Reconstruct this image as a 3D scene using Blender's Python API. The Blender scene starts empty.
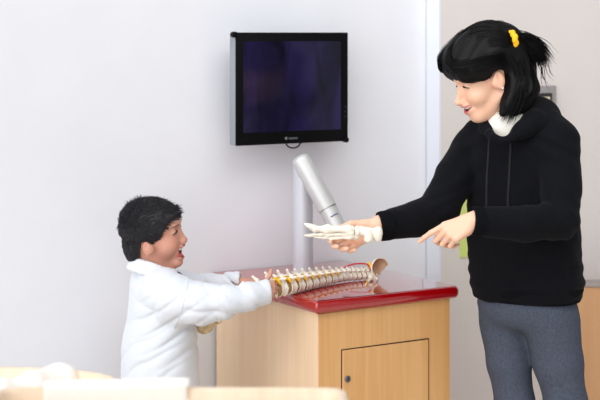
import bpy, bmesh, math, random
import numpy as np
from mathutils import Vector, Matrix
random.seed(7); RNG = np.random.default_rng(7)
S = bpy.context.scene
COL = S.collection
# ------------------------------------------------------------------ camera model
F_PX, H_CAM, V_H = 1530.0, 1.55, 33.0
def P(u, v, d):
    return np.array([(u-300.0)*d/F_PX, d, H_CAM-(v-V_H)*d/F_PX])
TH = math.radians(32)
A = np.array([math.cos(TH), math.sin(TH), 0.0])      # along the back wall
B = np.array([-math.sin(TH), math.cos(TH), 0.0])     # into the back wall
O = np.array([0.0491, 4.062, 0.0])                   # front corner of the cabinet
def W(t, s, z): return O + A*t + B*s + np.array([0, 0, z])
def wall_t(u, s):
    x = (u-300.0)/F_PX; p = O + B*s
    return (x*p[1]-p[0])/(A[0]-x*A[1])
def wall_z(u, v, s):
    q = W(wall_t(u, s), s, 0); return H_CAM-(v-V_H)*q[1]/F_PX
def nrm(a):
    a = np.asarray(a, float); return a/np.linalg.norm(a)

# ------------------------------------------------------------------ materials
def lin(c): return tuple(((x/255.0)/12.92 if x/255.0 <= .04045 else ((x/255.0+.055)/1.055)**2.4) for x in c)
def mat(name, rgb, rough=.5, metal=0, spec=.5, noise=0, nscale=40, bump=0, bscale=200, coat=0, sss=0, attr=None, sheen=0, stretch=(1,1,1)):
    m = bpy.data.materials.new(name); m.use_nodes = True
    nt = m.node_tree; b = nt.nodes['Principled BSDF']
    c = lin(rgb)
    b.inputs['Roughness'].default_value = rough
    b.inputs['Metallic'].default_value = metal
    b.inputs['Specular IOR Level'].default_value = spec
    b.inputs['Coat Weight'].default_value = coat
    b.inputs['Sheen Weight'].default_value = sheen
    if sss:
        b.inputs['Subsurface Weight'].default_value = sss
        b.inputs['Subsurface Radius'].default_value = (.012, .005, .003)
        b.inputs['Subsurface Scale'].default_value = 1
    tc = nt.nodes.new('ShaderNodeTexCoord'); mp = nt.nodes.new('ShaderNodeMapping')
    mp.inputs['Scale'].default_value = stretch
    nt.links.new(tc.outputs['Object'], mp.inputs['Vector'])
    src = None
    if attr:
        a = nt.nodes.new('ShaderNodeAttribute'); a.attribute_name = attr; src = a.outputs['Color']
    nz = nt.nodes.new('ShaderNodeTexNoise'); nz.inputs['Scale'].default_value = nscale; nz.inputs['Detail'].default_value = 4
    nt.links.new(mp.outputs['Vector'], nz.inputs['Vector'])
    mx = nt.nodes.new('ShaderNodeMix'); mx.data_type = 'RGBA'; mx.blend_type = 'MULTIPLY'
    mx.inputs['Factor'].default_value = 1
    rp = nt.nodes.new('ShaderNodeMapRange'); rp.inputs['From Min'].default_value = .3; rp.inputs['From Max'].default_value = .7
    rp.inputs['To Min'].default_value = 1-noise; rp.inputs['To Max'].default_value = 1+noise*.3
    nt.links.new(nz.outputs['Fac'], rp.inputs['Value'])
    if src: nt.links.new(src, mx.inputs['A'])
    else: mx.inputs['A'].default_value = (*c, 1)
    nt.links.new(rp.outputs['Result'], mx.inputs['B'])
    nt.links.new(mx.outputs['Result'], b.inputs['Base Color'])
    if bump:
        n2 = nt.nodes.new('ShaderNodeTexNoise'); n2.inputs['Scale'].default_value = bscale; n2.inputs['Detail'].default_value = 3
        nt.links.new(mp.outputs['Vector'], n2.inputs['Vector'])
        bp = nt.nodes.new('ShaderNodeBump'); bp.inputs['Strength'].default_value = bump; bp.inputs['Distance'].default_value = .002
        nt.links.new(n2.outputs['Fac'], bp.inputs['Height']); nt.links.new(bp.outputs['Normal'], b.inputs['Normal'])
    return m
def wood(name, c1, c2, rough=.45, scale=1.0):
    m = bpy.data.materials.new(name); m.use_nodes = True
    nt = m.node_tree; b = nt.nodes['Principled BSDF']; b.inputs['Roughness'].default_value = rough; b.inputs['Coat Weight'].default_value = .6; b.inputs['Coat Roughness'].default_value = .25
    tc = nt.nodes.new('ShaderNodeTexCoord'); mp = nt.nodes.new('ShaderNodeMapping')
    mp.inputs['Scale'].default_value = (60*scale, 60*scale, 2.2*scale)
    nt.links.new(tc.outputs['Object'], mp.inputs['Vector'])
    n1 = nt.nodes.new('ShaderNodeTexNoise'); n1.inputs['Scale'].default_value = 1.0; n1.inputs['Detail'].default_value = 6
    n1.inputs['Distortion'].default_value = .6
    nt.links.new(mp.outputs['Vector'], n1.inputs['Vector'])
    mp2 = nt.nodes.new('ShaderNodeMapping'); mp2.inputs['Scale'].default_value = (9*scale, 9*scale, .8*scale)
    nt.links.new(tc.outputs['Object'], mp2.inputs['Vector'])
    n2 = nt.nodes.new('ShaderNodeTexNoise'); n2.inputs['Scale'].default_value = 1; n2.inputs['Detail'].default_value = 2
    nt.links.new(mp2.outputs['Vector'], n2.inputs['Vector'])
    ad = nt.nodes.new('ShaderNodeMath'); ad.operation = 'ADD'
    nt.links.new(n1.outputs['Fac'], ad.inputs[0]); nt.links.new(n2.outputs['Fac'], ad.inputs[1])
    cr = nt.nodes.new('ShaderNodeValToRGB')
    cr.color_ramp.elements[0].position = .7; cr.color_ramp.elements[0].color = (*lin(c1), 1)
    cr.color_ramp.elements[1].position = 1.3; cr.color_ramp.elements[1].color = (*lin(c2), 1)
    dv = nt.nodes.new('ShaderNodeMath'); dv.operation = 'MULTIPLY'; dv.inputs[1].default_value = .5
    cr.color_ramp.elements[0].position = .36; cr.color_ramp.elements[1].position = .62
    nt.links.new(ad.outputs[0], dv.inputs[0]); nt.links.new(dv.outputs[0], cr.inputs['Fac'])
    nt.links.new(cr.outputs['Color'], b.inputs['Base Color'])
    return m

M = {}
M['wall'] = mat('wall_paint', (230,231,236), .85, noise=.02, nscale=6, bump=.08, bscale=90)
M['wall_r'] = mat('wall_paint_warm', (220,213,209), .85, noise=.02, nscale=6, bump=.08, bscale=90)
M['trim'] = mat('white_trim', (222,226,234), .5)
M['floor'] = mat('floor_vinyl', (230,220,206), .5, noise=.1, nscale=8)
M['birch'] = wood('birch', (212,154,90), (226,175,114))
M['pale_wood'] = wood('pale_wood', (230,203,172), (238,218,192))
M['birch_lit'] = wood('birch_lit', (234,200,162), (243,213,178))  # birch, light on the cabinet's left face put into the colour
M['birch_shaded'] = wood('birch_shaded', (190,140,92), (200,152,104))  # birch, dimmer light at the right put into a darker colour
M['red'] = mat('red_laminate', (164,1,8), .13, spec=.8, noise=.03, nscale=12, coat=1)
M['red'].node_tree.nodes['Principled BSDF'].inputs['Coat IOR'].default_value = 1.5
M['red'].node_tree.nodes['Principled BSDF'].inputs['Coat Roughness'].default_value = .06
M['dark_gap'] = mat('dark_gap', (70,48,30), .8)
M['black_plastic'] = mat('black_plastic', (5,5,7), .5, spec=.12)
M['silver'] = mat('silver_paint', (204,207,214), .36, metal=.25)
M['silver_light'] = mat('silver_light', (196,196,195), .34, metal=.25)
M['steel'] = mat('steel', (120,120,122), .3, metal=.9)
M['grey_plastic'] = mat('grey_plastic', (138,145,150), .5)
M['bone'] = mat('bone_plastic', (240,232,217), .42, noise=.08, nscale=60, bump=.15, bscale=150)
M['bone_tan'] = mat('bone_tan', (196,160,126), .55, noise=.3, nscale=50, bump=.2, bscale=120)
M['bone_old'] = mat('bone_aged', (222,196,150), .5, noise=.45, nscale=70)
M['disc'] = mat('disc_tan', (160,120,66), .5, noise=.2, nscale=80)
M['nerve'] = mat('nerve_yellow', (238,184,28), .4)
M['artery'] = mat('artery_red', (196,24,36), .35)
M['skin'] = mat('skin', (230,180,150), .48, spec=.35, attr='Col', sss=.12)
M['hair_w'] = mat('hair_black', (10,9,10), .48, spec=.16)
M['hair_b'] = mat('hair_soft_black', (46,44,49), .45, spec=.4)
M['white_cloth'] = mat('white_cotton', (218,222,229), .85, noise=.02, nscale=30, bump=.15, bscale=260, sheen=.1)
M['hoodie'] = mat('black_fleece', (12,13,18), .93, spec=.12, noise=.15, nscale=60, bump=.3, bscale=420, sheen=.02)
M['rib'] = mat('black_rib', (11,12,16), .95, spec=.1, noise=.1, nscale=60, bump=.4, bscale=200, stretch=(1,1,.15))
M['cord'] = mat('black_cord', (15,15,17), .85)
M['leggings'] = mat('heather_knit', (76,82,96), .9, spec=.15, noise=.28, nscale=220, bump=.2, bscale=500, stretch=(1,1,.6))
M['tee'] = mat('white_tee', (240,236,226), .85, bump=.1)
M['navy'] = mat('navy_cotton', (28,42,86), .85)
M['trouser'] = mat('dark_trousers', (50,54,66), .9)
M['shoe'] = mat('shoe_grey', (70,72,78), .6)
M['yellow'] = mat('yellow_elastic', (250,186,10), .7, bump=.5, bscale=300)
M['pearl'] = mat('silver_stud', (230,230,235), .2, metal=.6)
M['blanket'] = mat('white_blanket', (250,244,238), .9, noise=.02, nscale=20, bump=.3, bscale=120)
M['note'] = mat('yellow_green_paper', (212,226,128), .7, noise=.03, nscale=15)
M['frame_grey'] = mat('frame_grey', (158,150,150), .5)
M['frame_black'] = mat('frame_black', (38,36,38), .4)
M['print'] = mat('framed_print', (238,226,190), .6, noise=.5, nscale=25)
M['counter_grey'] = mat('counter_grey', (150,140,134), .5, noise=.1, nscale=30)
M['logo'] = mat('logo_grey', (120,124,130), .4)
M['blue_mark'] = mat('blue_print', (44,58,120), .5)
def screen_mat():
    m = bpy.data.materials.new('screen_violet'); m.use_nodes = True
    nt = m.node_tree; b = nt.nodes['Principled BSDF']
    b.inputs['Base Color'].default_value = (.004,.004,.007,1); b.inputs['Roughness'].default_value = .12
    b.inputs['Specular IOR Level'].default_value = .35
    tc = nt.nodes.new('ShaderNodeTexCoord'); mp = nt.nodes.new('ShaderNodeMapping')
    mp.inputs['Scale'].default_value = (9,9,4)
    nt.links.new(tc.outputs['Object'], mp.inputs['Vector'])
    n = nt.nodes.new('ShaderNodeTexNoise'); n.inputs['Scale'].default_value = 1.3; n.inputs['Detail'].default_value = 3; n.inputs['Distortion'].default_value = .8
    nt.links.new(mp.outputs['Vector'], n.inputs['Vector'])
    cr = nt.nodes.new('ShaderNodeValToRGB')
    cr.color_ramp.elements[0].position = .35; cr.color_ramp.elements[0].color = (.002,.0015,.006,1)
    cr.color_ramp.elements[1].position = .7; cr.color_ramp.elements[1].color = (.016,.010,.056,1)
    nt.links.new(n.outputs['Fac'], cr.inputs['Fac'])
    nt.links.new(cr.outputs['Color'], b.inputs['Emission Color']); b.inputs['Emission Strength'].default_value = 1.0
    return m
M['screen'] = screen_mat()

# ------------------------------------------------------------------ object helpers
def link(name, me, m=None, parent=None):
    o = bpy.data.objects.new(name, me); COL.objects.link(o)
    if m is not None and me is not None: me.materials.append(m)
    if parent is not None:
        o.parent = parent
        o.matrix_parent_inverse = Matrix.Translation(parent.location).inverted() if parent.parent is None else parent['_inv'] if '_inv' in parent else Matrix()
    return o
def tag(o, label, cat, group=None, kind=None):
    o['label'] = label; o['category'] = cat
    if group: o['group'] = group
    if kind: o['kind'] = kind
    return o
def thing(name, loc, label, cat, group=None):
    o = bpy.data.objects.new(name, None); COL.objects.link(o); o.location = Vector(loc); o.empty_display_size = .05
    return tag(o, label, cat, group)
def np_mesh(name, V, Fq, smooth=True, col=None):
    V = np.asarray(V, np.float32); me = bpy.data.meshes.new(name)
    if isinstance(Fq, np.ndarray):
        n, k = Fq.shape
        me.vertices.add(len(V)); me.vertices.foreach_set('co', V.ravel())
        me.loops.add(n*k); me.loops.foreach_set('vertex_index', Fq.astype(np.int32).ravel())
        me.polygons.add(n); me.polygons.foreach_set('loop_start', np.arange(0, n*k, k, dtype=np.int32))
        me.polygons.foreach_set('loop_total', np.full(n, k, np.int32))
        me.update(calc_edges=True); me.validate()
    else:
        me.from_pydata([tuple(v) for v in V], [], Fq)
    if smooth: me.polygons.foreach_set('use_smooth', np.ones(len(me.polygons), bool))
    if col is not None:
        at = me.color_attributes.new('Col', 'FLOAT_COLOR', 'POINT')
        at.data.foreach_set('color', np.c_[col, np.ones(len(col))].astype(np.float32).ravel())
    me.update(); return me
def box_mesh(name, o, ex, ey, ez, bevel=0, seg=2):
    """box from corner o with edge vectors"""
    o, ex, ey, ez = (np.asarray(q, float) for q in (o, ex, ey, ez))
    bm = bmesh.new()
    vs = [bm.verts.new(o+ex*i+ey*j+ez*k) for i in (0,1) for j in (0,1) for k in (0,1)]
    for f in ((0,1,3,2),(4,6,7,5),(0,4,5,1),(2,3,7,6),(0,2,6,4),(1,5,7,3)): bm.faces.new([vs[i] for i in f])
    bmesh.ops.recalc_face_normals(bm, faces=bm.faces)
    if bevel: bmesh.ops.bevel(bm, geom=list(bm.edges), offset=bevel, segments=seg, profile=.5, affect='EDGES')
    me = bpy.data.meshes.new(name); bm.to_mesh(me); bm.free()
    if bevel: me.polygons.foreach_set('use_smooth', np.ones(len(me.polygons), bool)); me.set_sharp_from_angle(angle=math.radians(40))
    return me
def wbox(name, m, t0, t1, s0, s1, z0, z1, parent=None, bevel=0, seg=2):
    o = W(t0, s0, z0)
    return link(name, box_mesh(name, o, A*(t1-t0), B*(s1-s0), (0,0,z1-z0), bevel, seg), m, parent)
def frame_of(d):
    d = nrm(d); h = np.array([0,0,1.]) if abs(d[2]) < .9 else np.array([1.,0,0])
    x = nrm(np.cross(h, d)); return x, np.cross(d, x), d
def tube_mesh(name, pts, rad, n=24, caps=True):
    pts = [np.asarray(p, float) for p in pts]
    rad = [rad]*len(pts) if np.isscalar(rad) else rad
    V, Fc = [], []; x = None
    for i, p in enumerate(pts):
        d = nrm(pts[min(i+1, len(pts)-1)]-pts[max(i-1, 0)])
        if x is None: x, y, _ = frame_of(d)
        else: x = nrm(x-d*np.dot(x, d)); y = np.cross(d, x)
        for k in range(n):
            a = 2*math.pi*k/n; V.append(p+rad[i]*(math.cos(a)*x+math.sin(a)*y))
    for i in range(len(pts)-1):
        for k in range(n): Fc.append((i*n+k, i*n+(k+1)%n, (i+1)*n+(k+1)%n, (i+1)*n+k))
    if caps:
        Fc.append(tuple(range(n))[::-1]); Fc.append(tuple(range((len(pts)-1)*n, len(pts)*n)))
    me = np_mesh(name, V, Fc); me.set_sharp_from_angle(angle=math.radians(50)); return me
def axis_tube(name, a, b, prof, n=40):
    """lathe along a->b; prof = [(distance from a, radius)]"""
    a = np.asarray(a, float); d = nrm(np.asarray(b)-a); x, y, _ = frame_of(d)
    V, Fc = [], []
    for (h, r) in prof:
        for k in range(n):
            t = 2*math.pi*k/n; V.append(a+d*h+r*(math.cos(t)*x+math.sin(t)*y))
    for i in range(len(prof)-1):
        for k in range(n): Fc.append((i*n+k, i*n+(k+1)%n, (i+1)*n+(k+1)%n, (i+1)*n+k))
    Fc.append(tuple(range(n))[::-1]); Fc.append(tuple(range((len(prof)-1)*n, len(prof)*n)))
    me = np_mesh(name, V, Fc); me.set_sharp_from_angle(angle=math.radians(45)); return me
def strands_mesh(name, lines, w0, n=3):
    """many tapered tubes; lines: (N, K, 3)"""
    L = np.asarray(lines, float); N, K, _ = L.shape
    T = np.zeros_like(L); T[:,1:-1] = L[:,2:]-L[:,:-2]; T[:,0] = L[:,1]-L[:,0]; T[:,-1] = L[:,-1]-L[:,-2]
    T /= np.linalg.norm(T, axis=2, keepdims=True)+1e-9
    up = np.array([.13,.31,.94]); X = np.cross(T, up); X /= np.linalg.norm(X, axis=2, keepdims=True)+1e-9; Y = np.cross(T, X)
    rad = (w0*np.interp(np.linspace(0,1,K), [0,.6,1], [.8,1,.12]))[None,:,None]
    rings = [L+rad*(math.cos(2*math.pi*k/n)*X+math.sin(2*math.pi*k/n)*Y) for k in range(n)]
    V = np.stack(rings, 2).reshape(-1, 3)
    idx = np.arange(N*K*n).reshape(N, K, n); q = []
    for k in range(n):
        k2 = (k+1) % n
        q.append(np.stack([idx[:,:-1,k], idx[:,:-1,k2], idx[:,1:,k2], idx[:,1:,k]], -1).reshape(-1, 4))
    return np_mesh(name, V, np.concatenate(q))

# ------------------------------------------------------------------ signed-distance modelling
def smin(a, b, k):
    if k <= 0: return np.minimum(a, b)
    h = np.maximum(k-np.abs(a-b), 0)/k
    return np.minimum(a, b)-h*h*k*.25
class SDF:
    def __init__(self): self.pr = []; self.disp = None
    def add(self, f, c, r, k=.01, op='+'): self.pr.append((f, np.asarray(c, float), float(r), k, op)); return self
    def cap(self, a, b, ra, rb=None, k=.01, op='+'):
        a = np.asarray(a, float); b = np.asarray(b, float); rb = ra if rb is None else rb
        ab = b-a; L2 = max(ab@ab, 1e-12)
        def f(p):
            q = p-a; t = np.clip((q@ab)/L2, 0, 1)
            return np.sqrt(((q-t[:,None]*ab)**2).sum(1))-(ra+(rb-ra)*t)
        return self.add(f, (a+b)/2, math.sqrt(L2)/2+max(ra, rb), k, op)
    def chain(self, pts, rad, k=.01, kk=None):
        rad = [rad]*len(pts) if np.isscalar(rad) else rad
        for i in range(len(pts)-1): self.cap(pts[i], pts[i+1], rad[i], rad[i+1], k if (i == 0 or kk is None) else kk)
        return self
    def ell(self, c, r, R=None, k=.01, op='+'):
        c = np.asarray(c, float); r = np.asarray(r, float); R = np.eye(3) if R is None else np.asarray(R, float)
        def f(p):
            q = (p-c)@R.T
            k0 = np.sqrt(((q/r)**2).sum(1)); k1 = np.sqrt(((q/(r*r))**2).sum(1))
            return np.where(k0 < 1e-4, -r.min(), k0*(k0-1)/np.maximum(k1, 1e-9))
        return self.add(f, c, r.max(), k, op)
    def loft(self, o, X, Y, Z, z, cx, cy, rx, ry, n=2.3, k=.02, op='+', rnd=.015):
        o = np.asarray(o, float); R = np.stack([X, Y, Z])
        zd = np.linspace(z[0], z[-1], 80)
        def sm(v):
            w = np.interp(zd, z, v); wp = np.pad(w, 5, mode='edge'); return np.convolve(wp, np.ones(11)/11, 'valid')
        cx, cy, rx, ry = sm(cx), sm(cy), sm(rx), sm(ry)
        def f(p):
            q = (p-o)@R.T; zz = q[:,2]
            a = np.interp(zz, zd, rx); b = np.interp(zz, zd, ry)
            x = np.abs(q[:,0]-np.interp(zz, zd, cx))/a; y = np.abs(q[:,1]-np.interp(zz, zd, cy))/b
            rho = (x**n+y**n)**(1/n)
            d = (rho-1)*np.minimum(a, b)*np.where(rho > 1, 1, 1)
            return -smin(-d, -np.maximum(zd[0]-zz, zz-zd[-1]), rnd)
        zc = (z[0]+z[-1])/2
        c = o+X*np.mean(cx)+Y*np.mean(cy)+Z*zc
        return self.add(f, c, math.hypot((z[-1]-z[0])/2, max(rx.max(), ry.max())*1.2)+.05, k, op)
    def box(self, c, h, R=None, rnd=.002, k=.004, op='+'):
        c = np.asarray(c, float); h = np.asarray(h, float)-rnd; R = np.eye(3) if R is None else np.asarray(R, float)
        def f(p):
            q = np.abs((p-c)@R.T)-h
            return np.sqrt((np.maximum(q, 0)**2).sum(1))+np.minimum(q.max(1), 0)-rnd
        return self.add(f, c, float(np.linalg.norm(h+rnd)), k, op)
    def poly(self, C, R, pts, ymax=.2, k=.004, op='-', c=None, r=.3):
        """prism over a polygon in the local forward/up plane"""
        pts = np.asarray(pts, float); C = np.asarray(C, float)
        def f(p):
            q = (p-C)@R.T; x, z = q[:,0], q[:,2]
            d = np.full(len(p), 1e9); inside = np.zeros(len(p), bool); n = len(pts)
            for i in range(n):
                a, b = pts[i], pts[(i+1) % n]; e = b-a
                wx, wz = x-a[0], z-a[1]; t = np.clip((wx*e[0]+wz*e[1])/(e@e), 0, 1)
                d = np.minimum(d, (wx-t*e[0])**2+(wz-t*e[1])**2)
                c1 = (a[1] > z) != (b[1] > z); inside ^= c1 & (x < e[0]*(z-a[1])/(e[1] if abs(e[1]) > 1e-12 else 1e-12)+a[0])
            return np.maximum(np.where(inside, -1, 1)*np.sqrt(d), np.abs(q[:,1])-ymax)
        return self.add(f, C if c is None else c, r, k, op)
    def half(self, o, n, c, r, k=.003):
        """cut away the side the normal points to, near c"""
        o = np.asarray(o, float); n = nrm(n)
        c = np.asarray(c, float)
        return self.add(lambda p: np.maximum(-((p-o)@n), np.sqrt(((p-c)**2).sum(1))-r), c, r, k, '-')
    def ev(self, p, sel=None):
        d = np.full(len(p), 1e3)
        for (f, c, r, k, op) in (self.pr if sel is None else sel):
            e = f(p)
            d = smin(d, e, k) if op == '+' else -smin(-d, e, k)
        if self.disp is not None: d = d+self.disp(p)
        return d
    def mesh(self, name, h, colf=None, nb=10, smooth=True):
        lo = np.min([c-r for (f,c,r,k,op) in self.pr if op == '+'], 0)-3*h-.012
        hi = np.max([c+r for (f,c,r,k,op) in self.pr if op == '+'], 0)+3*h+.012
        bs = nb*h; nB = np.ceil((hi-lo)/bs).astype(int); N = nB*nb+1
        ii = np.stack(np.meshgrid(*[np.arange(n) for n in nB], indexing='ij'), -1).reshape(-1, 3)
        cen = lo+(ii+.5)*bs; br = bs*.87
        act = np.zeros(len(cen), bool)
        for s in range(0, len(cen), 40000): act[s:s+40000] = np.abs(self.ev(cen[s:s+40000])) < br*1.45+.006
        ii = ii[act]; cen = cen[act]
        g = np.stack(np.meshgrid(*[np.arange(nb+1)]*3, indexing='ij'), -1)
        gl = g.reshape(-1, 3)*h
        PC = np.array([c for (_,c,_,_,_) in self.pr]); PR = np.array([r for (_,_,r,_,_) in self.pr]); PK = np.array([k for (_,_,_,k,_) in self.pr])
        VK, VP, Q = [], [], []
        offs = [(0,0,0),(1,0,0),(0,1,0),(1,1,0),(0,0,1),(1,0,1),(0,1,1),(1,1,1)]
        edges = [(a,b) for a in range(8) for b in range(a+1, 8) if bin(a^b).count('1') == 1]
        n = nb
        for bi, c0 in zip(ii, cen):
            near = np.linalg.norm(PC-c0, axis=1)-PR-br < .03+PK+.012
            if not near.any(): continue
            sel = [self.pr[i] for i in np.nonzero(near)[0]]
            o = lo+bi*bs
            D = self.ev(o+gl, sel).reshape(n+1, n+1, n+1)
            I = D < 0
            if I.all() or not I.any(): continue
            cnt = np.zeros((n,n,n), np.int8)
            for (x,y,z) in offs: cnt += I[x:x+n, y:y+n, z:z+n]
            cm = np.argwhere((cnt > 0) & (cnt < 8))
            if not len(cm): continue
            dv = np.stack([D[cm[:,0]+x, cm[:,1]+y, cm[:,2]+z] for (x,y,z) in offs], 1)
            acc = np.zeros((len(cm), 3)); w = np.zeros(len(cm))
            for (a,b) in edges:
                da, db = dv[:,a], dv[:,b]; cr = (da < 0) != (db < 0)
                t = np.where(cr, da/np.where(cr, da-db, 1), 0)
                pa = np.array(offs[a], float); pb = np.array(offs[b], float)
                acc += np.where(cr[:,None], pa+t[:,None]*(pb-pa), 0); w += cr
            gi = bi*nb+cm
            VK.append((gi[:,0]*N[1]+gi[:,1])*N[2]+gi[:,2]); VP.append(o+(cm+acc/w[:,None])*h)
            for ax in range(3):
                sl0 = [slice(0,n)]*3; sl1 = [slice(0,n)]*3; sl1[ax] = slice(1, n+1)
                e0 = I[tuple(sl0)]; e1 = I[tuple(sl1)]
                em = np.argwhere(e0 != e1)
                if not len(em): continue
                ins = e0[em[:,0], em[:,1], em[:,2]]
                b1, b2 = (ax+1) % 3, (ax+2) % 3
                ge = bi*nb+em
                def key(d1, d2):
                    q = ge.copy(); q[:,b1] += d1; q[:,b2] += d2
                    return (q[:,0]*N[1]+q[:,1])*N[2]+q[:,2]
                qd = np.stack([key(-1,-1), key(0,-1), key(0,0), key(-1,0)], 1)
                qd[~ins] = qd[~ins][:,::-1]
                Q.append(qd)
        VK = np.concatenate(VK); VP = np.concatenate(VP); Q = np.concatenate(Q)
        uk, first = np.unique(VK, return_index=True); V = VP[first]
        ix = np.searchsorted(uk, Q); ix = np.minimum(ix, len(uk)-1)
        ok = (uk[ix] == Q).all(1); ix = ix[ok]
        col = colf(V) if colf else None
        return np_mesh(name, V, ix, smooth, col)
def wob(p, s, seed=0, ax=None):
    """cheap smooth noise from sines, about -1..1"""
    r = np.random.default_rng(seed); d = 0
    for i in range(5):
        k = nrm(r.normal(size=3))*s*r.uniform(.6, 1.5)
        if ax is not None: k = k*np.asarray(ax)
        d = d+np.sin(p@k+r.uniform(0, 6.28)+1.3*np.sin(p@(k[[1,2,0]]*.7)))
    return d/3.2

# ------------------------------------------------------------------ the room
def struct(o): o['kind'] = 'structure'; return o
t_c = wall_t(427, .57)                                   # where the right wall steps forward
struct(wbox('wall_left', M['wall'], -1.6, t_c+.03, .57, .67, 0, 2.7))
struct(wbox('wall_right', M['wall_r'], t_c+.004, 3.2, .5, .66, 0, 2.7))
struct(wbox('trim_1', M['trim'], t_c-.004, t_c+.0035, .4995, .5695, 0, 2.7))
M['crease_shade'] = mat('grey_crease_shade', (176,180,187), .5)  # shade of the wall crease as a grey colour
struct(wbox('crease_strip', M['crease_shade'], wall_t(426.3,.57), t_c-.0045, .5665, .5697, 0, 2.7))  # strip added where the wall crease is only shaded
fl = link('floor', box_mesh('floor', (-3.2,-.6,-.05), (7,0,0), (0,8,0), (0,0,.05)), M['floor']); struct(fl)
struct(wbox('baseboard_left', M['trim'], -1.6, wall_t(426.3,.57)-.001, .558, .5695, .0005, .09))

# ------------------------------------------------------------------ cabinet
ZT = .841
cab = thing('cabinet', W(.22,.28,0), 'birch cabinet with a glossy red worktop against the white wall', 'cabinet')
wbox('carcass', M['birch'], 0, .4385, 0, .557, .001, .807, cab, .0015, 1)
def worktop():
    t0, t1, s0, s1, z0, z1 = -.020, .4385+.026, -.020, .562, .806, ZT
    bm = bmesh.new(); r = .017
    # plan outline with rounded corners on the two front corners
    pts = [(t0, s1)]
    def arc(cx, cy, rr, a0, a1, n=8): return [(cx+rr*math.cos(math.radians(a0+(a1-a0)*i/n)), cy+rr*math.sin(math.radians(a0+(a1-a0)*i/n))) for i in range(n+1)]
    pts += arc(t0+.008, s0+.008, .008, 180, 270) + arc(t1-.02, s0+.02, .02, 270, 360) + [(t1, s1)]
    pts = np.array(pts); c = pts.mean(0)
    prof = [(.0, .35)] ; prof = []
    n = 10
    for i in range(n+1):
        a = -math.pi/2+math.pi*i/n
        prof.append((1-math.cos(a), .5+.5*math.sin(a)))
    # inset per vertex: use offset normals of polyline
    nrmls = []
    m = len(pts)
    for i in range(m):
        e1 = pts[i]-pts[i-1] if i > 0 else pts[1]-pts[0]
        e2 = pts[(i+1)%m]-pts[i] if i < m-1 else pts[i]-pts[i-1]
        e = e1/np.linalg.norm(e1)+e2/np.linalg.norm(e2); e /= np.linalg.norm(e)
        nrmls.append((-e[1], e[0]))
    nrmls = np.array(nrmls)
    if np.dot(nrmls[5], c-pts[5]) < 0: nrmls = -nrmls
    nrmls[0] = (abs(nrmls[0][0]), 0); nrmls[-1] = (-abs(nrmls[-1][0]), 0)
    rings = []
    for (ins, z) in prof:
        rr = .0175*ins*.75
        rings.append([bm.verts.new(W(*(pts[i]+nrmls[i]*rr), z0+(z1-z0)*z)) for i in range(m)])
    for j in range(len(rings)-1):
        for i in range(m):
            bm.faces.new((rings[j][i], rings[j][(i+1)%m], rings[j+1][(i+1)%m], rings[j+1][i]))
    bm.faces.new(rings[0]); bm.faces.new(rings[-1])
    bmesh.ops.recalc_face_normals(bm, faces=bm.faces)
    me = bpy.data.meshes.new('worktop'); bm.to_mesh(me); bm.free()
    me.polygons.foreach_set('use_smooth', np.ones(len(me.polygons), bool)); me.set_sharp_from_angle(angle=math.radians(50))
    o = link('worktop', me, M['red'], cab); o['label'] = 'glossy red worktop with a rounded front edge'
wbox('lit_side_sheet', M['birch_lit'], -.0022, -.0002, .0005, .556, .002, .806, cab)['label'] = 'thin birch side sheet, its brighter light put into the colour'  # sheet added to carry the lit look of the left face
worktop()
td0, td1 = wall_t(342, 0), wall_t(428, 0); zd = wall_z(342, 350.5, 0)
gap = wbox('door_gap', M['dark_gap'], td0-.003, td1+.003, -.0012, .002, .06, zd+.003, cab)
door = wbox('door', M['birch'], td0, td1-.001, -.004, .001, .063, zd, cab, .0008, 1)
tl, zl = wall_t(347.5, -.004), wall_z(347.5, 379, -.004)
lk = link('lock', axis_tube('lock', W(tl,-.003,zl), W(tl,-.02,zl), [(0,.0092),(.003,.0092),(.0045,.0075),(.0046,.006),(.004,.0058)], 24), M['steel'], door)
link('keyhole', box_mesh('keyhole', W(tl-.0005,-.0085,zl-.0035), A*.0016, B*.003, (0,0,.007)), M['black_plastic'], lk)

# ------------------------------------------------------------------ monitor
s_f = .45
tm0, tm1 = wall_t(236, s_f), wall_t(348, s_f)
zt, zb = 1.5515, 1.2215
mon = thing('monitor', W((tm0+tm1)/2, .49, zb), 'black flat monitor mounted high on the white wall, dark violet screen', 'monitor')
wbox('casing', M['black_plastic'], tm0, tm1, s_f, s_f+.005, zb, zt, mon, .0015)
wbox('back_shell', M['grey_plastic'], tm0+.0005, tm1-.002, s_f+.0055, s_f+.040, zb+.001, zt-.001, mon, .003)
wbox('screen', M['screen'], tm0+.024, tm1-.027, s_f-.0012, s_f+.001, zb+.037, zt-.026, mon)
for (tt, zz) in ((tm0-.003, zt-.006), (tm1-.006, zb+.004)):
    link('bumper', axis_tube('bumper', W(tt, s_f-.004, zz), W(tt, s_f+.1, zz), [(0,.007),(.002,.0085),(.018,.0085),(.02,.007)], 20), M['black_plastic'], mon)
wbox('wall_bracket', M['steel'], (tm0+tm1)/2-.05, (tm0+tm1)/2+.05, s_f+.043, .5695, zb+.09, zt-.09, mon, .003)
tc_, zc_ = wall_t(291.5, .49), 0
pts = []
for i in range(15):
    a = math.pi*i/14; u = 293-7.5*math.cos(a); v = 141.5+6.5*math.sin(a)
    s = .485; pts.append(W(wall_t(u, s), s, wall_z(u, v, s)))
link('cable', tube_mesh('cable', pts, .0022, 10), M['black_plastic'], mon)
tl0 = wall_t(286, s_f); zl0 = wall_z(286, 138.3, s_f)
lg = link('logo', axis_tube('logo', W(tl0, s_f, zl0), W(tl0, s_f-.1, zl0), [(0,.0042),(.0012,.0042)], 20), M['logo'], mon)
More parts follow.
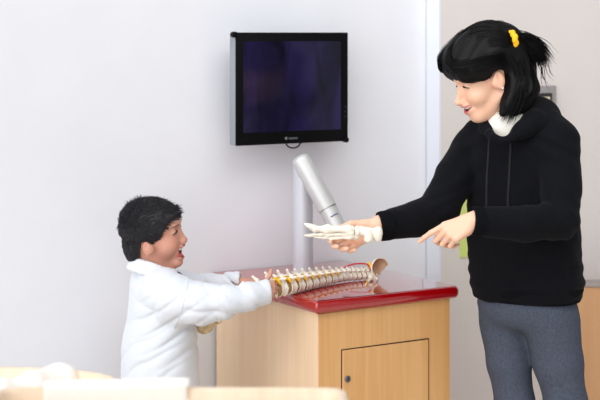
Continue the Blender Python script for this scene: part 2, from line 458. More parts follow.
def text(name, body, size, m, loc, ex, ez, parent, ext=.0003):
    cu = bpy.data.curves.new(name, 'FONT'); cu.body = body; cu.size = size; cu.extrude = ext
    o = bpy.data.objects.new(name, cu); COL.objects.link(o)
    dg = bpy.context.evaluated_depsgraph_get(); me = bpy.data.meshes.new_from_object(o.evaluated_get(dg))
    bpy.data.objects.remove(o)
    ex = nrm(ex); ez = nrm(ez); n = np.cross(ex, ez)
    R = Matrix([[ex[i], ez[i], n[i], loc[i]] for i in range(3)]+[[0,0,0,1]])
    me.transform(R); me.name = name
    return link(name, me, m, parent)
text('lettering', 'neovo', .0125, M['logo'], W(tl0+.009, s_f-.0008, zl0-.0036), A, (0,0,1), mon)
for z in (zb+.105, zb+.09, zb+.075):
    q = W(tm1-.011, s_f, z)
    link('indicator', axis_tube('indicator', q, q-B, [(0,.0016),(.0008,.0016)], 10), M['blue_mark'], mon)

# ------------------------------------------------------------------ viewer stand (pole and slanted barrel)
st_base = P(303, 270, 4.52); st_base[2] = ZT
st = thing('viewer_stand', st_base, 'silver pole with a slanted tube viewer at the back of the red worktop', 'viewer stand')
pz = H_CAM-(166-V_H)*4.52/F_PX
link('base_plate', axis_tube('base_plate', st_base+[0,0,.0003], st_base+[0,0,1], [(0,.036),(.003,.036),(.005,.033)]), M['silver'], st)
link('pole', axis_tube('pole', st_base+[0,0,.005], st_base+[0,0,1], [(0,.0295),(pz-ZT-.005,.0295)]), M['silver'], st)
b0 = P(300.5, 159, 4.452); b1 = P(327.5, 208, 4.425); b2 = P(346, 244, 4.40)
Lb = np.linalg.norm(b1-b0)
br = link('barrel', axis_tube('barrel', b0-nrm(b1-b0)*.012, b1, [(0,.006),(.002,.016),(.006,.023),(.013,.0272),(.02,.028),(Lb+.012,.0285),(Lb+.0125,.027)]), M['silver_light'], st)
link('nozzle', axis_tube('nozzle', b1, b2, [(0,.0262),(np.linalg.norm(b2-b1),.0255)]), M['silver_light'], st)
link('collar', axis_tube('collar', b1-nrm(b1-b0)*.001, b2, [(0,.0272),(.004,.0272)]), M['steel'], st)
jq = st_base.copy(); jq[2] = pz-.03
link('hinge', tube_mesh('hinge', [jq+[0,.01,.0], b0+nrm(b1-b0)*.03], .02), M['silver'], st)
# blue printed mark on the nozzle, three dashes following the tube
dn = nrm(b2-b1); side = nrm(np.cross(dn, [0,1,0])); out = np.cross(dn, side); out = out if out[1] < 0 else -out
def on_noz(ang, h, r=.0263):
    sd = side if side[0] > 0 else -side
    return b1+dn*h+r*(math.cos(ang)*out+math.sin(ang)*sd)
mk = []
for (a0, a1, h0, h1, w) in ((-.1,.25,.030,.030,.0016),(.28,.55,.029,.0295,.0026),(.58,.85,.0295,.030,.0026),(-.3,.0,.034,.034,.001)):
    mk.append([on_noz(a0+(a1-a0)*i/7, h0+(h1-h0)*i/7) for i in range(8)])
for pp in mk[:3]:
    link('printed_mark', tube_mesh('printed_mark', pp, .0016, 8), M['blue_mark'], st)

# ------------------------------------------------------------------ things on the right wall
def rt(u): return wall_t(u, .5)
nz0 = wall_z(470, 256.5, .5); nz1 = wall_z(470, 197, .5)
nt_ = wbox('paper_note', M['note'], rt(459.5), rt(493), .4965, .4995, nz0, nz1)
tag(nt_, 'yellow-green paper sheet on the wall beside the woman\'s hip', 'paper')
pf = thing('picture_frame', W(rt(530), .49, wall_z(530,130,.5)), 'grey framed picture on the wall behind the woman\'s shoulder', 'picture frame')
pt0, pt1, pz0, pz1 = rt(506), rt(553), wall_z(553,150,.5), wall_z(553,85.5,.5)
wbox('frame', M['frame_grey'], pt0, pt1, .482, .4995, pz0, pz1, pf, .002)
wbox('inner_frame', M['frame_black'], pt0+.024, pt1-.024, .476, .4815, pz0+.024, pz1-.024, pf, .001)
wbox('print', M['print'], pt0+.036, pt1-.036, .4745, .4758, pz0+.036, pz1-.036, pf)
# low wooden partition at right
lp = thing('low_partition', (1.2, 5.1, 0), 'low wooden partition with a grey ledge at the right behind the woman', 'partition')
q0 = P(566, 284, 5.06); q0[2] = 0
zz = H_CAM-(284-V_H)*5.06/F_PX
dx = nrm([1,-.06,0]); dy = nrm([.06,1,0])
link('panel', box_mesh('panel', q0+[0,0,.001], dx*.5, dy*.06, (0,0,zz-.012)), M['birch_shaded'], lp)
link('ledge', box_mesh('ledge', q0+[0,0,zz-.010]-dy*.004, dx*.5, dy*.085, (0,0,.012), .002), M['counter_grey'], lp)

# ------------------------------------------------------------------ bassinets in the foreground
def tub(name, c, rx, ry, rot, z0, z1, th, label, expo=2.6, tilt=None):
    root = thing(name, (c[0], c[1], 0), label, 'bassinet')
    n = 72; V, Fc = [], []
    cr, sr = math.cos(rot), math.sin(rot)
    def ring(k, z, scl=1):
        for i in range(n):
            a = 2*math.pi*i/n; ca, sa = math.cos(a), math.sin(a)
            x = (rx-k)*scl*abs(ca)**(2/expo)*(1 if ca > 0 else -1); y = (ry-k)*scl*abs(sa)**(2/expo)*(1 if sa > 0 else -1)
            V.append((c[0]+x*cr-y*sr, c[1]+x*sr+y*cr, z))
    prof = [(0,z0,.88),(0,z1-.006,1),(.002,z1-.002,1),(.006,z1,1),(th-.006,z1,1),(th-.002,z1-.002,1),(th,z1-.006,1),(th,z0+.02,.88)]
    for pr in prof: ring(*pr)
    for j in range(len(prof)-1):
        for i in range(n): Fc.append((j*n+i, j*n+(i+1)%n, (j+1)*n+(i+1)%n, (j+1)*n+i))
    Fc.append(tuple(range(n))[::-1]); Fc.append(tuple(range((len(prof)-1)*n, len(prof)*n)))
    me = np_mesh('basin', V, Fc); me.set_sharp_from_angle(angle=math.radians(60)); link('basin', me, M['pale_wood'], root)
    for sx in (-1,1):
        for sy in (-1,1):
            x, y = sx*rx*.62, sy*ry*.62
            q = np.array([c[0]+x*cr-y*sr, c[1]+x*sr+y*cr, .001])
            link('leg', axis_tube('leg', q, q+[0,0,1], [(0,.016),(z0-.002,.02)], 16), M['pale_wood'], root)
    return root
zA = .825
ta = tub('bassinet', (-.72, 3.14), .35, .19, 0, zA-.2, zA, .016, 'rounded pale wooden bassinet in the left foreground corner')
pad = SDF(); pad.add(lambda p: np.maximum((((np.abs(p[:,0]+.72)/.325)**2.6+(np.abs(p[:,1]-3.14)/.168)**2.6)**(1/2.6)-1)*.168, np.abs(p[:,2]-(zA-.070))-.030), (-.72,3.14,zA-.070), .36, 0)
link('mattress', pad.mesh('mattress', .008), M['blanket'], ta)
zB = H_CAM-(387-V_H)*2.92/F_PX
cB = P(190, 387, 2.92)
tub('bassinet', (-.245, 2.92-.185), .335, .19, 0, zB-.2, zB, .018, 'straight-sided pale wooden bassinet in the foreground, before the boy and cabinet', expo=14)
def blanket(name, pts, rad, label, parent=None, flat=.72):
    s = SDF(); 
    for i in range(len(pts)-1): s.cap(pts[i], pts[i+1], rad[i], rad[i+1], .02)
    for i, p in enumerate(pts[1:-1]):
        pass
    s.disp = lambda p: .004*wob(p, 45, 3)+.0015*wob(p, 130, 5)
    o = link(name, s.mesh(name, .006), M['blanket']); tag(o, label, 'blanket', None); return o
# roll lying along the near-right rim of the rounded bassinet
def on_z(u, v, z): return P(u, v, (H_CAM-z)*F_PX/(v-V_H))
zr = zA-.0395
blanket('blanket', [on_z(-55,404,zr+.022), on_z(0,391,zr+.022), on_z(34,385,zr+.023), on_z(56,377.5,zr+.026), on_z(66,376,zr+.028)], [.021,.021,.022,.025,.0265], 'rolled white blanket lying in the rounded bassinet at left')
yo = 2.925
drape = SDF(); prof_ = np.array([(yo+.0065,zB-.09),(yo+.0065,zB+.001),(yo+.0005,zB+.0065),(yo-.0185,zB+.0065),(yo-.0245,zB+.001),(yo-.0245,zB-.14)])
xa, xb = P(44,0,2.92)[0], P(190,0,2.92)[0]
def drape_f(p):
    lift = np.clip((p[:,0]-xa)/(xb-xa), 0, 1)*.004
    d = np.full(len(p), 1e9); yz = np.stack([p[:,1], p[:,2]-np.where(p[:,2] > zB, lift, 0)], 1)
    for a, b in zip(prof_[:-1], prof_[1:]):
        e = b-a; t = np.clip(((yz-a)@e)/(e@e), 0, 1); d = np.minimum(d, np.sqrt(((yz-a-t[:,None]*e)**2).sum(1)))
    return -smin(-(d-.0048), -np.maximum(xa-p[:,0], p[:,0]-xb), .012)
drape.add(drape_f, ((xa+xb)/2, yo-.01, zB-.06), .19, 0); drape.disp = lambda p: -.0012*(1+wob(p, 45, 3))*(p[:,2] > zB+.004)
tag(link('blanket', drape.mesh('blanket', .004), M['blanket']), 'folded white blanket over the straight-sided bassinet rim, below the boy\'s coat', 'blanket')

# ------------------------------------------------------------------ spine model
sp_px = [(376,274,4.405),(362,275.5,4.386),(343,276.8,4.350),(320,281,4.265),(300,285,4.185),(283,288,4.128),(268,291.5,4.11),(250,299,4.115),(232,309,4.125),(215,318,4.13),(206,324,4.13)]
SP = np.array([P(*q) for q in sp_px])
def catmull(Pt, n):
    Pt = np.vstack([2*Pt[0]-Pt[1], Pt, 2*Pt[-1]-Pt[-2]]); out = []
    for i in range(1, len(Pt)-2):
        for t in np.linspace(0, 1, n, endpoint=False):
            a, b, c, d = Pt[i-1:i+3]
            out.append(.5*((2*b)+(-a+c)*t+(2*a-5*b+4*c-d)*t*t+(-a+3*b-3*c+d)*t**3))
    return np.array(out+[Pt[-2]])
spc = catmull(SP, 16); sl = np.r_[0, np.cumsum(np.linalg.norm(np.diff(spc, axis=0), axis=1))]
def spt(s): return np.array([np.interp(s, sl, spc[:,i]) for i in range(3)])
def sdir(s): return nrm(spt(s+.006)-spt(s-.006))
# proto vertebra: x along the spine, z to the back (spinous process up), body radius 1
def vert_proto(spin_len, lean, wide):
    s = SDF()
    s.add(lambda p: np.maximum(np.sqrt(p[:,1]**2+(p[:,2]*1.12)**2)-(.90+.22*(p[:,0]/.5)**2), np.abs(p[:,0])-.46), (0,0,0), 1.4, .05)
    for y in (-1,1):
        s.cap((0,y*.5,.6), (-.05,y*.6,1.15), .2, .2, .15)            # pedicles
        s.cap((-.05,y*.6,1.15), (-.1,0,1.55), .2, .18, .15)          # lamina
        s.cap((-.05,y*.6,1.1), (-.2,y*wide,1.35), .2, .16, .12)      # transverse process
        s.cap((.3,y*.5,1.15), (-.45,y*.5,1.2), .17, .15, .1)         # facets
    s.cap((-.1,0,1.5), (lean,0,1.5+spin_len), .2, .17, .15)
    s.disp = lambda p: .02*wob(p, 7, 4)
    return s.mesh('vertebra', .075)
proto_t = vert_proto(.60, -.45, 1.15); proto_c = vert_proto(.35, -.30, 1.1); proto_l = vert_proto(.6, -.15, 1.3)
for m_ in (proto_t, proto_c, proto_l): m_.materials.append(M['bone'])
spine = thing('spine_model', spt(.1), 'white anatomical spine model lying on the red worktop, lower end in the boy\'s hands', 'anatomy model')
def disc_proto():
    s = SDF(); s.add(lambda p: np.maximum(np.sqrt(p[:,1]**2+(p[:,2]*1.12)**2)-(1.0-.6*p[:,0]**2), np.abs(p[:,0])-.3), (0,0,0), 1.3, .05)
    me = s.mesh('disc', .11); me.materials.append(M['disc']); return me
def nerve_proto():
    s = SDF()
    for y in (-1,1): s.chain([(0,y*.15,1.1),(.05,y*.70,1.1),(.12,y*.98,.80)], [.2,.22,.14], .1)
    s.chain([(-.3,.3,1.25),(.3,.3,1.3)], .14, .1); s.chain([(-.3,-.3,1.25),(.3,-.3,1.3)], .14, .1)
    me = s.mesh('nerve', .07); me.materials.append(M['nerve']); return me
dpro, npro = disc_proto(), nerve_proto()
def place(name, me, s, sc, mlt=(1,1,1), roll=0, parent=spine, dz=0):
    d = -sdir(s)                       # x axis points to the head end
    z = np.array([0,-.06,1.]); z = nrm(z-d*np.dot(z,d)); y = np.cross(z, d)
    p = spt(s)+z*dz
    o = bpy.data.objects.new(name, me); COL.objects.link(o)
    ml = Matrix([[d[i]*sc*mlt[0], y[i]*sc*mlt[1], z[i]*sc*mlt[2], p[i]] for i in range(3)]+[[0,0,0,1]])
    o.parent = parent; o.matrix_parent_inverse = Matrix.Translation(parent.location).inverted(); o.matrix_basis = ml
    return o
def s_of_u(u):
    uu = 300+spc[:,0]/spc[:,1]*F_PX
    return float(np.interp(-u, -uu, sl))
us = [367.5,362.5,357.5,352.5,347.5,342.5,337.2] + [331.2,324.8,318.2,311.3,304.2,296.8,289,280.8,272.2,263.2,254,244.6] + [236,227,219.5]
rad = list(np.linspace(.0120,.0142,7))+list(np.linspace(.0155,.0232,9))+[.0235,.022,.021]+[.019,.019,.019]
for i, (u, r) in enumerate(zip(us, rad)):
    s = s_of_u(u); sn = s_of_u(us[i+1] if i+1 < len(us) else u-8.5); gapL = abs(sn-s)
    me = proto_c if i < 7 else proto_t if i < 19 else proto_l
    place('vertebra', me, s, r, (gapL*.74/r/.92,1.05,1.06))
    place('disc', dpro, (s+sn)/2, r*.95, (gapL*.46/r/.6,1.05,1.06))
    if 6 <= i: place('nerve', npro, (s+sn)/2, r*.95, (min(1,gapL/r*.8),1.02,1.05))
# sacrum with coccyx at the held end
sc_ = SDF(); p0, p1 = P(218,318,4.13), P(204,325.5,4.13)
sc_.cap(p0, p1, .014, .0165, .01); sc_.ell(p1+[0,0,-.003], (.021,.02,.02), k=.01); sc_.cap(p1, p1+[-.014,0,.012], .012, .008, .008)
for k_ in range(4): sc_.ell(p1+np.array([-.008+.008*k_, -.021, -.006+.005*(k_%2)]), (.0035,.003,.003), k=.003, op='-')
sc_.disp = lambda p: .0012*wob(p, 200, 9)
link('sacrum', sc_.mesh('sacrum', .0016), M['bone_old'], spine)['label'] = 'aged yellowish sacrum under the sleeve'
# skull base dish
C0 = P(379.5, 269.5, 4.375)
sk = SDF(); ax = nrm([.34,-.92,.20]); up_ = np.array([.22,0,1.]); up_ = nrm(up_-ax*(up_@ax)); sd_ = np.cross(up_, ax); R_ = np.stack([ax, sd_, up_])
sk.ell(C0+ax*.004+up_*.004, (.018,.027,.029), R_, 0); sk.ell(C0-up_*.018+ax*.002, (.014,.013,.018), R_, .012)
sk.ell(C0+ax*.012+up_*.004, (.0225,.0256,.0276), R_, .002, '-')
sk.half(C0+ax*.008, ax, C0, .1, .002); sk.half(C0+sd_*.009-up_*.010, sd_*.85-up_*.5, C0+sd_*.03-up_*.03, .06, .003)
sk.disp = lambda p: .0012*wob(p, 160, 8)
def dish_col(V):
    q = (V-(C0+ax*.012+up_*.004))@R_.T; ins = np.sqrt(((q/np.array([.0225,.0256,.0276]))**2).sum(1)) < 1.05
    return np.where(ins[:,None], lin((190,152,118)), lin((246,238,224)))
M['dish'] = mat('skull_base_bone', (190,152,118), .5, attr='Col', noise=.15, nscale=60)
link('skull_base', sk.mesh('skull_base', .0015, dish_col), M['dish'], spine)['label'] = 'dish-shaped skull base, tan inside'
at_ = SDF(); q = P(371.5,277.5,4.39)
at_.ell(q, (.010,.014,.013), k=.004); at_.cap(q, P(366,285,4.318), .005, .003, .005); at_.cap(q+[0,0,.004], P(374,266,4.40), .006, .005, .006); at_.cap(q, P(377,281,4.38), .006, .005, .004)
at_.disp = lambda p: .001*wob(p, 260, 3)
link('atlas', at_.mesh('atlas', .0015), M['bone'], spine)
ar = catmull(np.array([P(344,267.5,4.36), P(350,265,4.365), P(358,263.6,4.37), P(366,264,4.375), P(369,266.5,4.38), P(371,270,4.37)]), 6)
link('artery', tube_mesh('artery', ar, .0022, 10), M['artery'], spine)
link('nerve_root', tube_mesh('nerve_root', catmull(np.array([P(368.5,262.5,4.385), P(370.5,265,4.375), P(371.5,268.5,4.37)]), 5), .0035, 10), M['nerve'], spine)
link('nerve_root', tube_mesh('nerve_root', catmull(np.array([P(367.5,280,4.345), P(367,282.5,4.325), P(366.5,285,4.305)]), 5), .002, 10), M['nerve'], spine)

# ------------------------------------------------------------------ skeleton foot in the woman's hand
foot = thing('foot_skeleton', P(350,232,4.0), 'white model of a foot skeleton held by the woman over the worktop', 'anatomy model')
DF = 3.985
def bone(name, build, h=.0014):
    s = SDF(); build(s); s.disp = lambda p: .0011*wob(p, 230, len(foot.children))
    return link(name, s.mesh(name, h), M['bone'], foot)
pf_ = lambda u, v, dd=0: P(u, v, DF+dd)
def heel(s):
    s.cap(pf_(378,230.5), pf_(378,238), .0105, .0110, .004); s.ell(pf_(376.5,234), (.013,.013,.014), k=.006); s.cap(pf_(376,231.5,.004), pf_(366,230,.004), .008, .009, .006)
bone('heel_bone', heel)
bone('talus', lambda s: (s.cap(pf_(368.3,233.5,-.006), pf_(368.3,239,-.006), .0115, .0115, .004), s.ell(pf_(362,229.5,-.002), (.013,.012,.009), k=.006), s.cap(pf_(366,232,-.006), pf_(358,232.5), .010,.009,.005)))
bone('navicular', lambda s: s.ell(pf_(357.5,231,-.004), (.008,.013,.014), k=.004))
bone('cuboid', lambda s: s.ell(pf_(356,236.5,.002), (.011,.011,.009), k=.004))
for (u, v, dd) in ((350.5,228.5,-.006), (350,232.5,-.008), (350.5,236,-.002)):
    bone('cuneiform', lambda s, u=u, v=v, dd=dd: (s.ell(pf_(u,v,dd), (.010,.010,.0075), k=.004), s.ell(pf_(u+2,v+.3,dd), (.007,.011,.008), k=.004)))
rays = [((349,229,-.008),(327,229.2,-.012),(315.5,228.6,-.013),(305,224,-.014),.0088),
        ((349,231.5,.006),(327,231.4,.004),(319,231,.002),(310,229.5,0),.0058),
        ((348,234,-.006),(328,234.6,-.010),(321,234.8,-.012),(312,234.2,-.012),.0048),
        ((349,236,.002),(325,236.2,0),(315.5,234.9,-.002),(304.8,235.6,-.004),.0054),
        ((350,237.5,-.004),(331,238,-.006),(325,237.5,-.008),(315,237,-.008),.0044)]
for (a_, b_, c_, e_, r_) in rays:
    a_, b_, c_, e_ = (pf_(*q) for q in (a_, b_, c_, e_))
    def mt(s): s.cap(a_, a_+(b_-a_)*.5, r_*1.35, r_*.8, .003); s.cap(a_+(b_-a_)*.5, b_, r_*.8, r_*1.3, .003); s.ell(b_, (r_*1.5,)*3, k=.003)
    bone('metatarsal', mt)
    m1 = b_+(c_-b_)*.12
    def ph(s): s.cap(m1, (m1+c_)/2, r_*1.25, r_*.75, .002); s.cap((m1+c_)/2, c_, r_*.75, r_*1.05, .002)
    bone('phalanx', ph)
    m2 = c_+(e_-c_)*.12; m3 = c_+(e_-c_)*.55
    def ph2(s): s.cap(m2, m3, r_*1.0, r_*.7, .002); s.cap(m3, e_, r_*.75, r_*.35, .002)
    bone('phalanx', ph2)

# ------------------------------------------------------------------ people: shared builders
SKIN_W = np.array(lin((236,188,160))); SKIN_B = np.array(lin((203,148,127)))
def head_axes(yaw, pitch, roll=0):
    """yaw: heading angle in plan of the face (radians from +X to +Y); pitch: up positive; rows are forward, left, up"""
    f = np.array([math.cos(yaw)*math.cos(pitch), math.sin(yaw)*math.cos(pitch), math.sin(pitch)])
    l = np.array([-math.sin(yaw), math.cos(yaw), 0]); u = np.cross(f, l)
    if roll: l, u = l*math.cos(roll)+u*math.sin(roll), u*math.cos(roll)-l*math.sin(roll)
    return np.stack([f, l, u])
def add_head(s, C, R, k, kid, mouth):
    """k: scale; local coords x forward, y left, z up, origin between the ear canals"""
    L = lambda x, y, z: C+k*(x*R[0]+y*R[1]+z*R[2])
    def E(c, r, kk=.01, op='+', R2=None): s.ell(L(*c), np.array(r)*k, R if R2 is None else R2@R, kk*k, op)
    if kid:
        E((-.004,0,.028), (.088,.075,.072), .0)
        E((.030,0,.014), (.062,.060,.066), .02)
        E((.032,0,-.035), (.058,.056,.056), .025)
        for y in (-1,1): E((.058,y*.036,-.030), (.030,.028,.028), .02)
        E((.076,0,-.096), (.018,.022,.016), .025)
    else:
        E((-.014,0,.048), (.094,.076,.084), .0)
        E((.030,0,.022), (.062,.062,.078), .02)
        E((.036,0,-.045), (.056,.052,.055), .025)
        for y in (-1,1): E((.062,y*.037,-.021), (.027,.027,.026), .02)
        E((.073,0,-.082), (.016,.019,.015), .025)
        for y in (-1,1): s.cap(L(.0,y*.05,-.042), L(.064,y*.018,-.080), .016*k, .014*k, .02*k)
    s.cap(L(.083,-.03,.034), L(.083,.03,.034), .011*k, .011*k, .02*k)
    # nose
    nl = .103 if kid else .108
    s.cap(L(.086,0,.016), L(nl,0,-.024), .0065*k, .0095*k, .012*k)
    E((nl+.0,0,-.027), (.0105,.011,.0095), .008)
    for y in (-1,1): E((.097,y*.0115,-.030), (.009,.0075,.0075), .006)
    for y in (-1,1): E((.101,y*.006,-.0385), (.004,.003,.003), .003, '-')
    # eye sockets and lids
    for y in (-1,1):
        E((.096,y*.032,.012), (.013,.018,.011), .014, '-')
        E((.076,y*.032,.010), (.0135,.0165,.0125), .004)
    # lips and mouth: curved upwards at the corners and wrapped round the face
    mz = -.0515 if not kid else -.061
    def Wp(c, r, kk, op='+', bend=7., wrap=9.):
        c = np.asarray(c, float); r = np.asarray(r, float)
        def f(p):
            q = ((p-C)@R.T)/k; q[:,2] -= bend*q[:,1]**2; q[:,0] += wrap*q[:,1]**2; q = q-c
            k0 = np.sqrt(((q/r)**2).sum(1)); k1 = np.sqrt(((q/(r*r))**2).sum(1))
            return np.where(k0 < 1e-4, -r.min(), k0*(k0-1)/np.maximum(k1, 1e-9))*k*.9
        s.add(f, L(*c), .05*k, kk*k, op)
    E((.086,0,mz), (.018,.026,.018), .014)
    hw = mouth; mw = .027 if not kid else .026
    Wp((.0985,0,mz+.62*hw+.003), (.0075,mw,.0038), .004)
    Wp((.096-.2*hw,0,mz-.9*hw-.003), (.0085,mw*.92,.0046), .004)
    Wp((.098,0,mz-.12*hw), (.018,mw*.97,.0025+hw*.72), .002, '-')
    if mouth > .012: E((.080,0,mz-.62*hw), (.016,.014,.006), .002)          # tongue
    Wp((.0905,0,mz+.35*hw), (.0055,mw*.86,.0045), .001)                        # upper teeth
    for y in (-1,1): s.cap(L(.098,y*.017,-.030), L(.083,y*.036,mz), .0022*k, .0018*k, .008*k, '-')   # smile crease
    # ears
    for y in (-1,1):
        ea = head_axes(0, 0)
        ex, ez = (-.004,-.026) if kid else (.000,.002)
        es = .76 if kid else .88
        E((ex,y*.0770,ez+.002), np.array((.0165,.0066,.027))*np.array([es,1,es]), .004)
        E((ex+.002,y*.0765,ez-.022*es), np.array((.008,.0058,.009))*np.array([es,1,es]), .005)
        E((ex+.003,y*.0850,ez+.007), np.array((.0095,.006,.016))*np.array([es,1,es]), .003, '-')
        E((ex+.010,y*.072,ez-.004), (.014,.010,.016), .010)
    return L
def head_colour(V, C, R, k, kid, mouth, base, lipc, browc):
    q = ((V-C)@R.T)/k; x, y, z = q[:,0], q[:,1], q[:,2]
    col = np.tile(base, (len(V), 1))
    mz = -.0515 if not kid else -.061
    def blend(mask, c):
        m = np.clip(mask, 0, 1)[:,None]; col[:] = col*(1-m)+np.array(c)*m
    hd = (x > -.13) & (x < .13) & (np.abs(y) < .1) & (z > -.12) & (z < .15)
    # rosy cheeks, nose and ears (the skin's own tint)
    for s_ in (-1,1):
        g = np.exp(-((x-.08)**2/.02**2+(y-s_*.04)**2/.02**2+(z+.025)**2/.02**2)); blend(hd*g*.35, base*np.array([1.0,.78,.72]))
        g = np.exp(-((x+.006)**2/.02**2+(y-s_*.08)**2/.01**2+(z)**2/.03**2)); blend(hd*g*.35, base*np.array([1.0,.74,.68]))
    # mouth
    hw = mouth; mw = .027 if not kid else .026; up_l = .0068+hw*.98 if not kid else .0048+hw*.86
    xx = x+9*y*y; zz = z-7*y*y-mz
    e = (y/(mw*1.10))**2+((zz+.12*hw)/up_l)**2
    blend((xx > .0905-.2*hw)*(x > .05)*hd*np.clip((1.06-e)*5, 0, 1), lipc)
    ins = (y/(mw*.97))**2+((zz+.12*hw)/(.0025+hw*.72))**2
    blend(hd*(x > .045)*np.clip((1.04-ins)*8, 0, 1)*(xx < .0965), lin((92,28,30)))
    if mouth > .012:
        t = ((x-.080)/.018)**2+(y/.016)**2+((z-mz+.62*hw)/.0078)**2; blend(hd*np.clip((1.15-t)*6,0,1), lin((196,92,92)))
    t = ((xx-.0905)/.0068)**2+(y/(mw*.9))**2+((zz-.35*hw)/.0053)**2; blend(hd*np.clip((1.3-t)*6,0,1)*(ins < 1.1), lin((246,242,236)))
    # nostrils
    for s_ in (-1,1):
        g = ((x-.101)/.005)**2+((y-s_*.006)/.004)**2+((z+.0385)/.004)**2; blend(hd*np.clip(1.2-g,0,1)*.7, lin((120,60,50)))
    return col
def add_hand(s, Wr, D, N, right, k, curls, thumb, spread=.04, rwrist=.026, twist=0):
    """Wr wrist, D towards the fingers, N out of the palm, k size (1 = adult hand .18)"""
    D = nrm(D); N = nrm(np.asarray(N, float)-D*np.dot(N, D)); Sx = np.cross(D, N) if right else np.cross(N, D)
    G = lambda d, sx, n: np.asarray(Wr)+k*(D*d+Sx*sx+N*n)
    kn = [(.088,.026),(.091,.008),(.086,-.010),(.077,-.027)]
    ph = [(.042,.025,.021),(.046,.029,.022),(.042,.027,.021),(.033,.020,.018)]
    rd = [.0088,.0090,.0086,.0076]
    s.cap(G(-.02,0,0), G(.012,0,0), rwrist*k*.92, .022*k, .012*k)
    for (a, b), r in zip(kn, rd): s.cap(G(.012,b*.45,.0), G(a*.96,b,-.001), .0135*k, .0105*k, .010*k)
    s.ell(G(.035,.016,.010), np.array([.026,.015,.014])*k, np.stack([D,Sx,N]), .012*k)
    s.ell(G(.04,-.018,.008), np.array([.028,.012,.011])*k, np.stack([D,Sx,N]), .012*k)
    for i in range(4):
        p = G(kn[i][0], kn[i][1], 0); ang = 0; sp = spread*(1.5-i)
        for j in range(3):
            ang += math.radians(curls[i][j])
            d = nrm((D*math.cos(ang)+N*math.sin(ang))+Sx*sp*math.cos(ang))
            q = p+d*ph[i][j]*k
            s.cap(p, q, rd[i]*k*(1-.09*j), rd[i]*k*(1-.09*(j+1)), .004*k if j == 0 else .003*k)
            p = q
    p = G(.022,.018,.006); r = .0125
    for j, (dv, ln) in enumerate(zip(thumb, (.042,.034,.028))):
        d = nrm(D*dv[0]+Sx*dv[1]+N*dv[2]); q = p+d*ln*k; s.cap(p, q, r*k, (r-.0015)*k, .008*k if j == 0 else .003*k); p = q; r -= .0014

def face_lines(s, C, R, k, parent, m, kid):
    def surf(y, z, off):
        xs = np.linspace(.13, .03, 220); pts = C+k*(xs[:,None]*R[0]+y*R[1]+z*R[2]); e = s.ev(pts)
        return pts[int(np.argmax(e < 0))]+R[0]*off*k
    for y0 in (-1,1):
        ln = []
        for i in range(13):
            w = i/12*2-1; yy = y0*(.032+.0155*w); z = .0125-.0055*w*w-.001*w
            ln.append(surf(yy, z, .0004))
        r = [.0008+(.0030 if kid else .0018)*math.sin(math.pi*(i/12*.85+.1)) for i in range(13)]
        link('eyelashes', tube_mesh('eyelashes', ln, list(np.array(r)*k), 8), m, parent)
        ln = []
        for i in range(13):
            w = i/12*2-1; yy = y0*(.033+(.015 if kid else .020)*w); z = (.028 if kid else .0355)+(.0055 if kid else .0035)*(1-w*w)-.001*w
            ln.append(surf(yy, z, -.0004))
        r = [.0006+(.0010 if kid else .0016)*math.sin(math.pi*(.12+.8*i/12)) for i in range(13)]
        link('eyebrow', tube_mesh('eyebrow', ln, list(np.array(r)*k), 8), m, parent)
